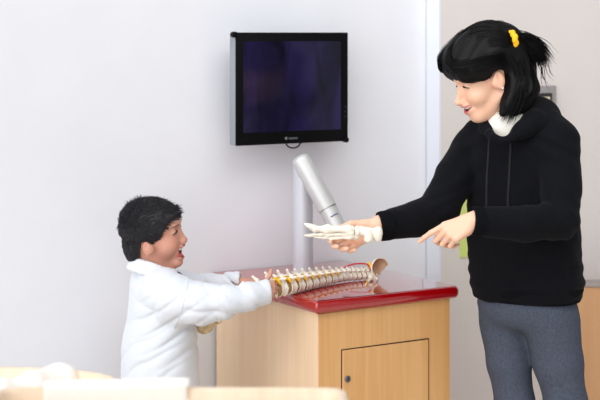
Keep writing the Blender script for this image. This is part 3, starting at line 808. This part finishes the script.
# ------------------------------------------------------------------ the woman
DW = 4.2
def build_woman():
    fw = nrm([-.52,-.854,0]); lf = np.array([-fw[1], fw[0], 0.]); lf = nrm([.854,-.52,0]); up = np.array([0,0,1.])
    root = thing('person', (P(527,300,DW)[0], DW, 0), 'smiling person in a black hoodie and grey leggings, dark ponytail, holding the foot skeleton', 'person')
    HC = P(491, 79.5, 4.165); R = head_axes(math.radians(180+11), math.radians(-20), math.radians(0)); k = .985
    # joints
    neckb = P(510,126,4.19)
    shR, elR, wrR = P(474,146,4.29), P(438,212,4.17), P(382,227,4.045)
    shL, elL, wrL = P(556,142,4.12), P(560,221,4.02), P(476,221,3.965)
    hipR, hipL = P(506,312,4.25), P(549,312,4.18)
    knR, knL = P(515,436,4.22), P(572,436,4.17)
    anR, anL = P(521,578,4.30), P(584,582,4.26)
    b = SDF()
    add_head(b, HC, R, k, False, .0070)
    L = lambda x, y, z: HC+k*(x*R[0]+y*R[1]+z*R[2])
    b.cap(L(-.032,0,-.03), neckb, .050, .054, .02)
    cxs = neckb
    b.chain([neckb, P(514,165,4.21), P(520,225,4.21), P(525,285,4.22)], [.05,.066,.07,.08], .04)
    b.cap(shR, shL, .04, .04, .04)
    b.chain([shR, elR, wrR], [.04,.035,.026], .02, .01); b.chain([shL, elL, wrL], [.04,.035,.026], .02, .01)
    b.cap(hipR+[0,0,.03], hipL+[0,0,.03], .05, .05, .03)
    legs = [(hipR, knR, anR), (hipL, knL, anL)]
    for (h, kn, an) in legs: b.chain([h, kn, an], [.055,.042,.030], .02, .01); b.cap(an, an+fw*.13+[0,0,-an[2]+.03], .034, .022, .02)
    # right hand behind and under the foot, palm to the camera and up
    add_hand(b, P(374,226,4.045), [-.86,.02,-.42], [.0,-.95,-.05], True, .92,
             [(38,35,20),(46,40,25),(54,45,25),(60,45,25)], [(.80,.45,.35),(.99,.10,.15),(.97,-.12,.2)], .02)
    # left hand pointing, back of the hand to the camera
    add_hand(b, P(475,220,3.962), [-.90,-.10,-.42], [-.12,.80,-.58], False, .90,
             [(14,16,10),(44,58,30),(52,62,34),(56,62,34)], [(.8,.3,.6),(.95,.0,.5),(.95,-.1,.3)], .02)
    lipc = np.array(lin((212,124,120)))
    me = b.mesh('body', .0024, lambda V: head_colour(V, HC, R, k, False, .0070, SKIN_W, lipc, lin((70,52,46))))
    link('body', me, M['skin'], root)
    face_lines(b, HC, R, k, root, M['hair_w'], False)
    # --- hoodie
    h = SDF()
    vs = [303,297,288,272,240,200,165,142,128,116]
    uL = [476,475,472,471.5,471,470,470,472,482,494]
    uR = [577,578,581,581,578,574,570,563,548,530]
    z = [H_CAM-(v-V_H)*DW/F_PX for v in vs]; z[0] = H_CAM-(299-V_H)*DW/F_PX
    hw = [(b_-a_)/2*DW/F_PX/.925 for a_, b_ in zip(uL, uR)]
    cx = [((a_+b_)/2-300)*DW/F_PX for a_, b_ in zip(uL, uR)]
    ry = [.66*w for w in hw[:6]]+[.098,.092,.082,.07]
    o = np.array([0, DW, 0.])
    cxa = np.array(cx)
    h.loft(o, lf, -fw, up, z, cxa*lf[0], cxa*(-fw)[0], hw, ry, 2.3, .02, rnd=.012)
    h.chain([P(480,136,4.275), shR+[0,0,-.005], (shR+elR)/2+[0,0,.004], elR+[0,0,.005], P(418,219,4.12), P(380.5,226.5,4.042)], [.052,.060,.057,.054,.047,.038], .035, .012)
    h.chain([P(546,129,4.15), P(557,140,4.12), P(561,190,4.06), elL+[0,0,.003], P(525,224,3.985), P(473.5,221,3.962)], [.056,.058,.053,.052,.047,.037], .035, .012)
    # cut the cuffs open
    dR = nrm([-.975,-.20,-.10]); h.half(P(379,226.5,4.042), dR, P(370,227,4.04), .075, .004)
    dL = nrm(P(473.5,221,3.962)-P(525,224,3.985)); h.half(P(472,221,3.962), dL, P(462,221,3.96), .075, .004)
    h.cap(P(400,223,4.08), P(370,228,4.03), .027, .029, .004, '-'); h.cap(P(490,221.5,3.967), P(465,221,3.96), .026, .028, .004, '-')
    # neckline opening
    h.ell(P(507,121,4.135), (.060,.058,.030), head_axes(0,math.radians(12)), .012, '-')
    def hd(p):
        d = .0026*wob(p, 26, 11, (1,1,.8))+.0016*wob(p, 60, 12)
        # folds gathering above the hem and at the elbows
        zz = p[:,2]; g = np.exp(-((zz-.89)/.05)**2); d = d+g*.002*np.sin(zz*150+2.2*np.sin(p[:,0]*16))
        for (c, rr, dirv, fr) in ((elR, .07, nrm([-.4,-.1,.9]), 190), (elL, .08, nrm([.8,0,.6]), 170), (P(558,160,4.05), .09, nrm([.5,0,.85]), 130), (P(470,170,4.2), .08, nrm([-.6,0,.8]), 130)):
            g = np.exp(-(((p-c)**2).sum(1))/rr**2); d = d+g*.0032*np.sin((p@dirv)*fr+1.2*np.sin(p[:,2]*40))
        return d
    h.disp = hd
    hood = link('hoodie', h.mesh('hoodie', .0042), M['hoodie'], root)
    # hem band
    hb = SDF(); zb_ = H_CAM-(299.5-V_H)*DW/F_PX; zt_ = H_CAM-(284-V_H)*DW/F_PX
    hb.loft(o, lf, -fw, up, [zb_-.0, (zb_+zt_)/2, zt_], cxa[[0,1,2]]*lf[0], cxa[[0,1,2]]*(-fw)[0], np.array(hw[:3])+[.000,.001,.0], np.array(ry[:3])+[.0,.001,.0], 2.3, .01, rnd=.008)
    link('hem_band', hb.mesh('hem_band', .005), M['rib'], root)
    for (a_, d_, r_) in ((P(379,226.5,4.042), dR, .0375), (P(472,221,3.962), dL, .0365)):
        a_ = a_+d_*.001
        link('cuff', axis_tube('cuff', a_-d_*.035, a_, [(0,r_+.001),(.010,r_+.0025),(.028,r_+.002),(.034,r_),(.035,r_-.003),(.034,r_-.006),(.02,r_-.008)], 36), M['rib'], root)
    # hood: soft roll of cloth round the neck, heavier behind
    hd_ = SDF()
    pts = [P(490,134,4.095), P(487,127,4.16), P(494,117,4.24), P(512,111,4.28), P(530,111,4.25), P(539,116,4.19), P(534,122,4.12), P(523,130,4.08), P(511,138,4.07), P(499,138,4.07)]
    hd_.chain(pts[:9], [.007,.010,.017,.026,.031,.028,.021,.013,.008], .05)
    hd_.chain([P(530,111,4.25), P(541,123,4.20), P(551,132,4.16)], [.026,.030,.028], .06)
    hd_.chain([P(541,117,4.19), P(546,128,4.13)], [.022,.020], .06)
    hd_.chain([pts[0], P(494,138,4.075), P(503,141,4.066), P(511,139,4.065)], [.012,.009,.009,.010], .012)
    hd_.disp = lambda p: .002*wob(p, 45, 21)
    link('hood', hd_.mesh('hood', .0035), M['hoodie'], hood)
    def front(u, v, off=.0):      # point on the hoodie's front under a pixel
        dd = np.linspace(3.85, 4.2, 180); pp = np.array([P(u, v, q) for q in dd]); e = h.ev(pp)
        i = int(np.argmax(e < 0)); return pp[i]+np.array([0,-off,0])
    for path in ([(489,140),(488.5,155),(487,175),(486.5,195),(486.5,206)], [(511,141),(510,158),(509,180),(508,196),(508,206)]):
        pu = np.interp(np.linspace(path[0][1], path[-1][1], 30), [q[1] for q in path], [q[0] for q in path]); pv = np.linspace(path[0][1], path[-1][1], 30)
        link('drawstring', tube_mesh('drawstring', [front(u, v, .0015) for u, v in zip(pu, pv)], .0034, 8), M['cord'], hood)
    # white tee at the neck
    t = SDF(); t.ell(P(510,125,4.17), (.064,.052,.036), head_axes(0,math.radians(14)), 0); t.cap(P(507,116,4.19), P(508,126,4.16), .057, .060, .02); t.half(P(503,112,4.12), nrm([-.25,-.55,1]), P(500,95,4.12), .12, .004)
    link('shirt', t.mesh('shirt', .0035), M['tee'], root)
    # leggings
    g = SDF(); g.loft(o, lf, -fw, up, [.735,.77,.80,.85], np.full(4,cxa[0])*lf[0], np.full(4,cxa[0])*(-fw)[0], [.108,.126,.137,.140], [.074,.088,.094,.09], 2.3, .03, rnd=.05)
    hR, hL = P(505,322,4.25), P(552,324,4.17)
    g.chain([hR, P(509,362,4.235), P(515,402,4.225), knR, P(517,480,4.235), anR], [.072,.060,.053,.050,.050,.037], .022, .016)
    g.chain([hL, P(558,362,4.17), P(566,402,4.165), knL, P(577,480,4.19), anL], [.077,.067,.0565,.052,.050,.037], .022, .016)
    g.disp = lambda p: .0008*wob(p, 60, 31)
    link('leggings', g.mesh('leggings', .0045), M['leggings'], root)
    for an in (anR, anL):
        q = SDF(); f0 = np.array([an[0], an[1], .036]); q.chain([f0-fw*.03, f0+fw*.06, f0+fw*.15+[0,0,-.006]], [.035,.037,.028], .02); q.cap(f0, f0+[0,0,.05], .04, .042, .02); q.half((0,0,.003), (0,0,-1), (f0[0],f0[1],-.02), .3, .002)
        link('shoe', q.mesh('shoe', .005), M['shoe'], root)
    # stud earring
    e_ = L(.001,.083,-.0225)
    ear = SDF(); ear.ell(e_, (.0032,)*3, k=0); link('earring', ear.mesh('earring', .0009), M['pearl'], root)
    # --- hair
    hr = SDF()
    def E(c, r, kk=.012, op='+'): hr.ell(L(*c), np.array(r)*k, R, kk, op)
    def img2loc(u, v, y):
        dd = HC[1]; q = P(u, v, dd)-HC-k*y*R[1]
        Am = np.array([[R[0][0], R[2][0]],[R[0][2], R[2][2]]])*k
        return np.linalg.solve(Am, [q[0], q[2]])
    E((-.018,0,.056), (.112,.091,.100), 0)
    E((.030,0,.070), (.085,.080,.074), .03)
    E((-.076,0,.050), (.042,.070,.066), .03)
    for y in (-1,1): E((.035,y*.045,.050), (.07,.046,.05), .03)
    edge = [(425,63),(442,65.5),(449,72),(456,78),(463,81.5),(471,82),(480,80),(486,77),(489,72),(494,68.5),(500,70),(504,76),(504.5,86),(500,92),(497,100),(495,112),(499,122)]
    pg = [img2loc(u, v, .07)*k for u, v in edge]+[img2loc(480,180,.07)*k, img2loc(380,140,.07)*k]
    hr.poly(HC, R, pg, .2, .005)
    # hair falling behind the ears to the collar
    hr.chain([P(517,66,4.12), P(519,86,4.11), P(510,104,4.10), P(503,113,4.09)], [.030,.030,.024,.010], .02)
    hr.chain([P(524,66,4.17), P(527,88,4.16), P(520,104,4.14), P(514,114,4.12)], [.032,.030,.024,.010], .02)
    hr.chain([P(512,66,4.26), P(514,88,4.25), P(506,106,4.23)], [.032,.03,.016], .02)
    hr.chain([P(522,70,4.21), P(524,92,4.21), P(518,106,4.19)], [.032,.03,.016], .02)
    hr.disp = lambda p: .0016*np.sin(((p-HC)@R[1])*230+6*wob(p, 14, 40))+.0014*wob(p, 40, 41)
    hair = link('hair', hr.mesh('hair', .003), M['hair_w'], root)
    tie = P(512.5, 40, 4.11)
    tq = SDF()
    axq = nrm(P(524,37,4.15)-P(506,40,4.135)); xx, yy_, _ = frame_of(axq)
    for i in range(14):
        a0 = 2*math.pi*i/14; tq.ell(tie+.0185*(math.cos(a0)*xx+math.sin(a0)*yy_)+axq*.002*(-1)**i, (.0075,.0075,.0095), k=.003)
    link('hair_tie', tq.mesh('hair_tie', .0016), M['yellow'], hair)
    # strands
    lines = []
    def fan(start, ctrl, n, sp0, sp1, K=10):
        start = np.asarray(start); c = [np.asarray(q) for q in ctrl]
        base = np.vstack([start]+c)
        for i in range(n):
            off0 = RNG.normal(size=3)*sp0; off1 = RNG.normal(size=3)*sp1
            w = np.linspace(0, 1, len(base))[:,None]; ptsq = base+off0*(1-w)+off1*w
            cc = catmull(ptsq, 6); idx = np.linspace(0, len(cc)-1, K)
            lines.append(np.stack([np.interp(idx, np.arange(len(cc)), cc[:,j]) for j in range(3)], 1))
    # ponytail fan
    fan(tie+axq*-.01, [P(524,37.5,4.13), P(537,44,4.14), P(546,58,4.15)], 260, .007, .011)
    fan(tie+axq*-.01, [P(522,41.5,4.13), P(532,50,4.135), P(539,62,4.14)], 260, .007, .011)
    fan(tie, [P(524,41,4.14), P(537,51,4.15), P(546,65,4.16)], 60, .006, .012)
    # drape at the back and neck
    fan(P(512,55,4.11), [P(521,75,4.095), P(518,95,4.09), P(507,116,4.085)], 260, .012, .012)
    fan(P(522,58,4.16), [P(527,75,4.14), P(527,92,4.135), P(516,115,4.12)], 260, .012, .012)
    fan(P(524,60,4.19), [P(529,78,4.18), P(530,90,4.18), P(524,106,4.17)], 100, .008, .009)
    fan(P(540,52,4.15), [P(545,62,4.15), P(546,74,4.15), P(550,80,4.15)], 7, .01, .016)
    # over the crown, combed back to the tie
    def on_skull(x, y, z):     # project onto the hair cap
        v = np.array([x,y,z]); v = v/np.linalg.norm(v/np.array([.1145,.0935,.1025])); return L(v[0]-.016, v[1], v[2]+.056)
    tl_ = (tie-HC)@R.T/k
    for i in range(1100):
        a0 = RNG.uniform(-1.25, 1.25); st_ = np.array([RNG.uniform(.45,.95), math.sin(a0), math.cos(a0)*.9+.0])
        en = np.array([tl_[0]+.016, tl_[1]+RNG.normal()*.012, tl_[2]-.056+RNG.normal()*.012])/.1
        w = np.linspace(0,1,10)[:,None]; dirs = st_*(1-w)+en*w+np.sin(w*math.pi)*np.array([0,st_[1]*.25,.10])
        bump_ = 1.0+RNG.normal()*.008
        lines.append(np.array([HC+(on_skull(*d)-HC)*bump_ for d in dirs]))
    # swept fringe: combed from the parting forward, down and back over the temple
    for y in (-1,1):
        for i in range(420):
            f_ = RNG.uniform(0, 1); j = RNG.normal(size=3)*.003
            base = np.array([(.02+.02*f_,y*.004,.151-.006*f_),(.082+.014*f_,y*.022,.124-.014*f_),(.108+.004*f_,y*(.050),.094-.022*f_),(.078,y*.082,.080-.032*f_),(.02,y*.096,.078-.034*f_),(-.03,y*.100,.070-.04*f_)])+j
            cc = catmull(np.array([L(*q) for q in base]), 4); idx = np.linspace(0, len(cc)-1, 10)
            lines.append(np.stack([np.interp(idx, np.arange(len(cc)), cc[:,j_]) for j_ in range(3)], 1))
    st = link('strands', strands_mesh('strands', lines, .0011), M['hair_w'], hair)
    return root

# ------------------------------------------------------------------ the boy
DB = 4.15
def build_boy():
    root = thing('person', (P(160,330,DB)[0], DB, 0), 'laughing child with short dark hair in a white lab coat, gripping the spine model', 'person')
    fw = nrm([.94,.34,0]); rt_ = nrm([.34,-.94,0]); up = np.array([0,0,1.])      # rt_ = the boy's right, towards the camera
    HC = P(151.5, 234, 4.13); R = head_axes(math.radians(-6), math.radians(4), math.radians(8)); k = .84
    L = lambda x, y, z: HC+k*(x*R[0]+y*R[1]+z*R[2])
    neckb = P(156,278,4.14)
    shR, elR, wrR = P(172,297,4.04), P(222,301,4.0), P(258,291,4.03)
    shL, elL, wrL = P(176,289,4.26), P(208,290,4.30), P(238,284,4.285)
    hipR, hipL = P(160,408,4.09), P(160,408,4.21)
    anR, anL = P(158,580,4.09), P(160,580,4.22)
    b = SDF(); add_head(b, HC, R, k, True, .022)
    b.cap(L(-.025,0,-.03), neckb, .040, .042, .02)
    b.chain([neckb, P(158,310,4.15), P(160,360,4.15), P(160,400,4.15)], [.04,.06,.062,.065], .04)
    b.cap(shR, shL, .04, .04, .04)
    b.chain([shR, elR, wrR], [.034,.028,.019], .02, .01); b.chain([shL, elL, wrL], [.034,.028,.019], .02, .01)
    for (h, a) in ((hipR, anR), (hipL, anL)): b.chain([h, (h+a)/2+fw*.01, a], [.058,.042,.030], .02, .01); b.cap(a, a+fw*.09+[0,0,.022-a[2]], .026, .018, .02)
    add_hand(b, P(254,291,4.035), [.93,.30,.05], [-.12,.93,-.35], True, .62, [(60,75,40),(62,75,40),(64,75,40),(66,75,40)], [(.90,.45,.1),(.70,.70,.2),(.45,.88,.2)], .02, .026)
    add_hand(b, P(242,282.5,4.25), [.97,-.12,.0], [.05,.15,-.98], False, .62, [(18,40,30),(20,42,30),(24,42,30),(28,42,30)], [(.7,.5,.3),(.9,.2,.4),(.95,.0,.3)], .03, .026)
    lipc = np.array(lin((196,104,96)))
    link('body', b.mesh('body', .0022, lambda V: head_colour(V, HC, R, k, True, .022, SKIN_B, lipc, lin((58,44,40)))), M['skin'], root)
    face_lines(b, HC, R, k, root, M['hair_b'], True)
    # --- lab coat
    c = SDF()
    vs = [430,400,382,350,330,310,292,280,272,266]
    uL = [118,119,120,121,124.5,128,129,129,131,135]
    uR = [202,201,199,198,197,196,194,188,178,168]
    z = [H_CAM-(v-V_H)*DB/F_PX for v in vs]
    hw = np.array([(b_-a_)/2*DB/F_PX for a_, b_ in zip(uL, uR)]); cx = np.array([((a_+b_)/2-300)*DB/F_PX for a_, b_ in zip(uL, uR)])
    lat = np.array([.165,.16,.155,.148,.142,.138,.132,.118,.095,.07])
    ry = np.sqrt(np.maximum(hw**2-(.34*lat)**2, .0012))/.94
    o = np.array([0, DB, 0.])
    c.loft(o, rt_, fw, up, z, cx*rt_[0], cx*fw[0], lat, ry, 2.2, .02, rnd=.01)
    cuR = P(269.5,291,4.045)
    c.chain([P(165,290,4.06), P(176,299,4.035), P(200,304,4.01), P(224,302,4.0), P(248,296.5,4.015), cuR], [.056,.062,.055,.044,.035,.031], .022, .012)
    cuL = P(240.5,280.5,4.255)
    c.chain([P(168,288,4.25), P(186,289,4.28), P(212,287,4.285), cuL], [.05,.046,.036,.026], .022, .012)
    dR = nrm([.97,.22,.10]); c.half(cuR, dR, cuR+dR*.03, .06, .003); dL = nrm([.98,-.10,.06]); c.half(cuL, dL, cuL+dL*.03, .05, .003)
    c.cap(cuR-dR*.03, cuR+dR*.03, .022, .026, .003, '-'); c.cap(cuL-dL*.006, cuL+dL*.03, .018, .021, .003, '-')
    c.ell(P(157,266,4.14), (.050,.050,.022), head_axes(0,math.radians(-14)), .006, '-')
    def crease(x): return (1-np.abs(np.sin(x)))**2.2
    def cd(p):
        d = .0014*wob(p, 34, 51)+.0006*wob(p, 90, 52)
        # sleeve folds running diagonally from the armpit, and long folds down the back
        w1 = wob(p, 16, 53); w2 = wob(p, 13, 54); w3 = wob(p, 22, 56)
        ax = nrm([.42,0,.90]); g = np.exp(-((p[:,0]-P(222,300,4.03)[0])/.11)**2)*np.clip((p[:,2]-.74)/.02, 0, 1)*np.clip((p[:,0]-P(178,0,4.03)[0])/.03, 0, 1)
        d = d+g*.0075*crease((p@ax)*58+1.5*w1+.9*w3)+g*.003*crease((p@nrm([.75,0,.66]))*95+1.7*w2)
        q = P(178,322,4.05); g2 = np.exp(-(((p-q)*np.array([1,.5,1]))**2).sum(1)/.10**2); d = d+g2*.0075*crease((p@nrm([-.50,0,.86]))*62+1.4*w2+.6*w3)
        q = P(142,352,4.05); g3 = np.exp(-(((p-q)*np.array([1,.4,.7]))**2).sum(1)/.10**2); d = d+g3*.006*crease((p@nrm([-.62,0,.78]))*52+1.3*w1)
        q = P(150,296,4.05); g4 = np.exp(-(((p-q)*np.array([1,.4,1]))**2).sum(1)/.06**2); d = d+g4*.004*crease((p@nrm([.45,0,.9]))*60+1.3*w2)
        return d-.0015
    c.disp = cd
    coat = link('lab_coat', c.mesh('lab_coat', .0035), M['white_cloth'], root)
    # sleeve seam
    ring = []
    for i in range(33):
        a_ = 2*math.pi*i/32; ax_ = nrm([.93,.12,-.25]); x_, y_, _ = frame_of(ax_); cc = P(181,300,4.045)
        dr = math.cos(a_)*x_+math.sin(a_)*y_; tt = np.linspace(.02,.12,120); e = c.ev(cc+tt[:,None]*dr); j = int(np.argmax(e > 0)); ring.append(cc+dr*tt[j]*1.0)
    vis = [q for q in ring]
    link('sleeve_seam', tube_mesh('sleeve_seam', vis, .0014, 6, False), M['white_cloth'], coat)
    # collar: folded band standing round the neck, lower in front
    def collar_pt(a_, rr, dz=0):
        x_ = math.cos(a_); y_ = math.sin(a_)                # x_ forward, y_ to the boy's right
        base = P(155.5,267,4.14)
        return base+fw*(.064*rr*x_)+rt_*(.060*rr*y_)+up*(-.020*x_+dz-.002)
    K = SDF(); n_ = 26; a0, a1 = math.radians(-335+0), math.radians(-25)
    angs = np.linspace(math.radians(35), math.radians(325), n_)
    for i in range(n_-1):
        K.cap(collar_pt(angs[i],.98,.008), collar_pt(angs[i+1],.98,.008), .0055, k=.006)
        K.cap(collar_pt(angs[i],1.06,-.004), collar_pt(angs[i+1],1.06,-.004), .0055, k=.008)
        K.cap(collar_pt(angs[i],1.14,-.016), collar_pt(angs[i+1],1.14,-.016), .0052, k=.008)
    K.disp = lambda p: .001*wob(p, 60, 61)
    link('collar', K.mesh('collar', .0024), M['white_cloth'], coat)
    # navy shirt in the neck opening
    t = SDF(); t.cap(neckb+[.0,0,-.03], P(155,272,4.15), .052, .047, .01); t.ell(P(171,276,4.135), (.028,.04,.014), head_axes(0,math.radians(-18)), .01); t.half(P(160,268.5,4.14), nrm([.35,0,1]), P(160,255,4.14), .09, .002)
    t.ell(P(179.5,274,4.11), (.011,.012,.004), head_axes(0,math.radians(-32)), .002)
    link('shirt', t.mesh('shirt', .003), M['navy'], root)
    g = SDF()
    for (h, a) in ((hipR, anR), (hipL, anL)): g.chain([h, (h+a)/2+fw*.01, a+[0,0,.02]], [.066,.055,.046], .02, .01)
    g.cap(hipR, hipL, .07, .07, .03)
    link('trousers', g.mesh('trousers', .007), M['trouser'], root)
    for a in (anR, anL):
        q = SDF(); f0 = np.array([a[0], a[1], .03]); q.chain([f0-fw*.025, f0+fw*.05, f0+fw*.10+[0,0,-.004]], [.03,.032,.025], .02); q.cap(f0, f0+[0,0,.035], .033, .034, .02); q.half((0,0,.003), (0,0,-1), (f0[0],f0[1],-.02), .25, .002)
        link('shoe', q.mesh('shoe', .005), M['shoe'], root)
    # --- hair: close cap with a faded edge, swept up and forward
    hr = SDF()
    def E(c_, r, kk=.010, op='+'): hr.ell(L(*c_), np.array(r)*k, R, kk, op)
    E((-.005,0,.031), (.094,.081,.076), 0)
    E((.018,0,.054), (.074,.064,.042), .03)
    E((-.040,0,-.030), (.052,.064,.075), .010)
    pg = np.array([(.16,.070),(.106,.068),(.092,.064),(.066,.047),(.052,.023),(.040,.004),(.030,-.010),(.020,-.024),(.014,-.010),(-.002,-.001),(-.020,-.008),(-.030,-.035),(-.036,-.075),(-.055,-.094),(-.2,-.094),(-.2,-.3),(.16,-.3)])*k
    hr.poly(HC, R, pg, .2, .004)
    hr.disp = lambda p: .0016*wob(p, 90, 70)
    hair = link('hair', hr.mesh('hair', .0028), M['hair_b'], root)
    lines = []
    cnt = 0
    def in_poly(x, z):
        c_ = False
        for i in range(len(pg)):
            a_, b_ = pg[i]/k, pg[(i+1) % len(pg)]/k
            if (a_[1] > z) != (b_[1] > z) and x < (b_[0]-a_[0])*(z-a_[1])/(b_[1]-a_[1])+a_[0]: c_ = not c_
        return c_
    while cnt < 9000:
        v = RNG.normal(size=3); v /= np.linalg.norm(v)
        if RNG.uniform() < .68: p = np.array([-.005,0,.031])+v*np.array([.0935,.0805,.0755])
        else: p = np.array([-.040,0,-.030])+v*np.array([.0540,.0660,.0770])
        if ((p-np.array([-.005,0,.031]))**2/np.array([.0925,.0785,.0745])**2).sum() < 1: continue
        if in_poly(p[0], p[2]) or in_poly(p[0]+.006, p[2]-.007) or p[2] < -.09: continue
        top = p[2] > .052
        nv = v/np.array([.096,.080,.077]); nv /= np.linalg.norm(nv)
        tw = float(np.clip((p[2]+.015)/.09, 0, 1)); tw = tw*tw*(3-2*tw)
        flow = tw*np.array([.9,0,.25])+(1-tw)*(np.array([.25,0,-1.0]) if p[0] < .02 else np.array([.6,0,-.7]))
        flow = flow+RNG.normal(size=3)*.12
        flow = flow-nv*np.dot(flow, nv); flow /= np.linalg.norm(flow)+1e-6
        ln = (.012+.020*tw)*RNG.uniform(.7,1.25); lift = .09+.16*tw
        q = [p]
        for j in range(1,6):
            q.append(p+flow*ln*j/5+nv*(lift*ln*math.sin(j/5*1.7))+RNG.normal(size=3)*.0004*j)
        lines.append(np.array([L(*w) for w in q])); cnt += 1
    # cowlick and spiky crown
    for i in range(420):
        p = np.array([RNG.uniform(-.06,.088), RNG.uniform(-.05,.05), .0]); p[2] = max(.031+.076*math.sqrt(max(0,1-((p[0]+.005)/.094)**2-(p[1]/.081)**2)), .054+.042*math.sqrt(max(0,1-((p[0]-.018)/.074)**2-(p[1]/.064)**2)))-.002
        nv = nrm([(p[0]+.01)*.8,p[1],.09]); d = nrm(nv*.45+np.array([.85 if p[0] > -.02 else -.15,0,.15])+RNG.normal(size=3)*.16); ln = RNG.uniform(.018,.034)
        lines.append(np.array([L(*(p+d*ln*j/5-np.array([0,0,.004])*(j/5)**2)) for j in range(6)]))
    link('strands', strands_mesh('strands', lines, .0011), M['hair_b'], hair)
    return root
import os
if not os.environ.get('NO_W'): build_woman()
if not os.environ.get('NO_B'): build_boy()

# ------------------------------------------------------------------ light
W_DARK, W_BRIGHT = .40, 1.24
w = bpy.data.worlds.new('daylight'); S.world = w; w.use_nodes = True
wt = w.node_tree; bg = wt.nodes['Background']
# soft daylight: brightest from the window side at the left and overhead, dimmer from the room at the right
gn = wt.nodes.new('ShaderNodeNewGeometry'); dt = wt.nodes.new('ShaderNodeVectorMath'); dt.operation = 'DOT_PRODUCT'
dt.inputs[1].default_value = tuple(nrm([.80,.42,-.15]))          # incoming points back at the viewer
wt.links.new(gn.outputs['Incoming'], dt.inputs[0])
mr = wt.nodes.new('ShaderNodeMapRange'); mr.interpolation_type = 'SMOOTHSTEP'
mr.inputs['From Min'].default_value = -.35; mr.inputs['From Max'].default_value = .95
mr.inputs['To Min'].default_value = W_DARK; mr.inputs['To Max'].default_value = W_BRIGHT
wt.links.new(dt.outputs['Value'], mr.inputs['Value']); wt.links.new(mr.outputs['Result'], bg.inputs['Strength'])
bg.inputs['Color'].default_value = (.92,.955,1,1)
def area(name, loc, look, sx, sy, e, c=(1,1,1)):
    l = bpy.data.lights.new(name, 'AREA'); l.shape = 'RECTANGLE'; l.size = sx; l.size_y = sy; l.energy = e; l.color = c
    o = bpy.data.objects.new(name, l); COL.objects.link(o); o.location = loc
    o.rotation_euler = (Vector(look)-Vector(loc)).to_track_quat('-Z','Y').to_euler(); return o
sl_ = bpy.data.lights.new('daylight_sun', 'SUN'); sl_.energy = 1.72; sl_.angle = math.radians(70); sl_.color = (.99,.99,1)
so = bpy.data.objects.new('daylight_sun', sl_); COL.objects.link(so); so.location = (-3,-1,3)
so.rotation_euler = Vector((.40,.80,-.38)).to_track_quat('-Z','Y').to_euler()
area('window_light', (-3.3, 1.7, 1.8), (0.1, 4.3, .9), 3.0, 2.2, 12, (.97,.985,1))
area('overhead_fill', (1.0, 2.9, 3.3), (.4, 4.5, .5), 2.2, 1.6, 27, (1,.97,.94))  # unseen lamp added to lift the middle and right of the wall
# ------------------------------------------------------------------ camera
cd_ = bpy.data.cameras.new('camera'); cam = bpy.data.objects.new('camera', cd_); COL.objects.link(cam)
cam.location = (0,0,H_CAM); cam.rotation_euler = (math.pi/2,0,0)
cd_.sensor_width = 36; cd_.lens = F_PX*36/600; cd_.shift_y = -(200-V_H)/600
cd_.clip_start = .05
cd_.dof.use_dof = True; cd_.dof.focus_distance = 4.12; cd_.dof.aperture_fstop = 3.2
S.camera = cam
S.view_settings.view_transform = 'Standard'; S.view_settings.look = 'None'; S.view_settings.gamma = 1; S.view_settings.use_curve_mapping = False
S.view_settings.exposure = 0
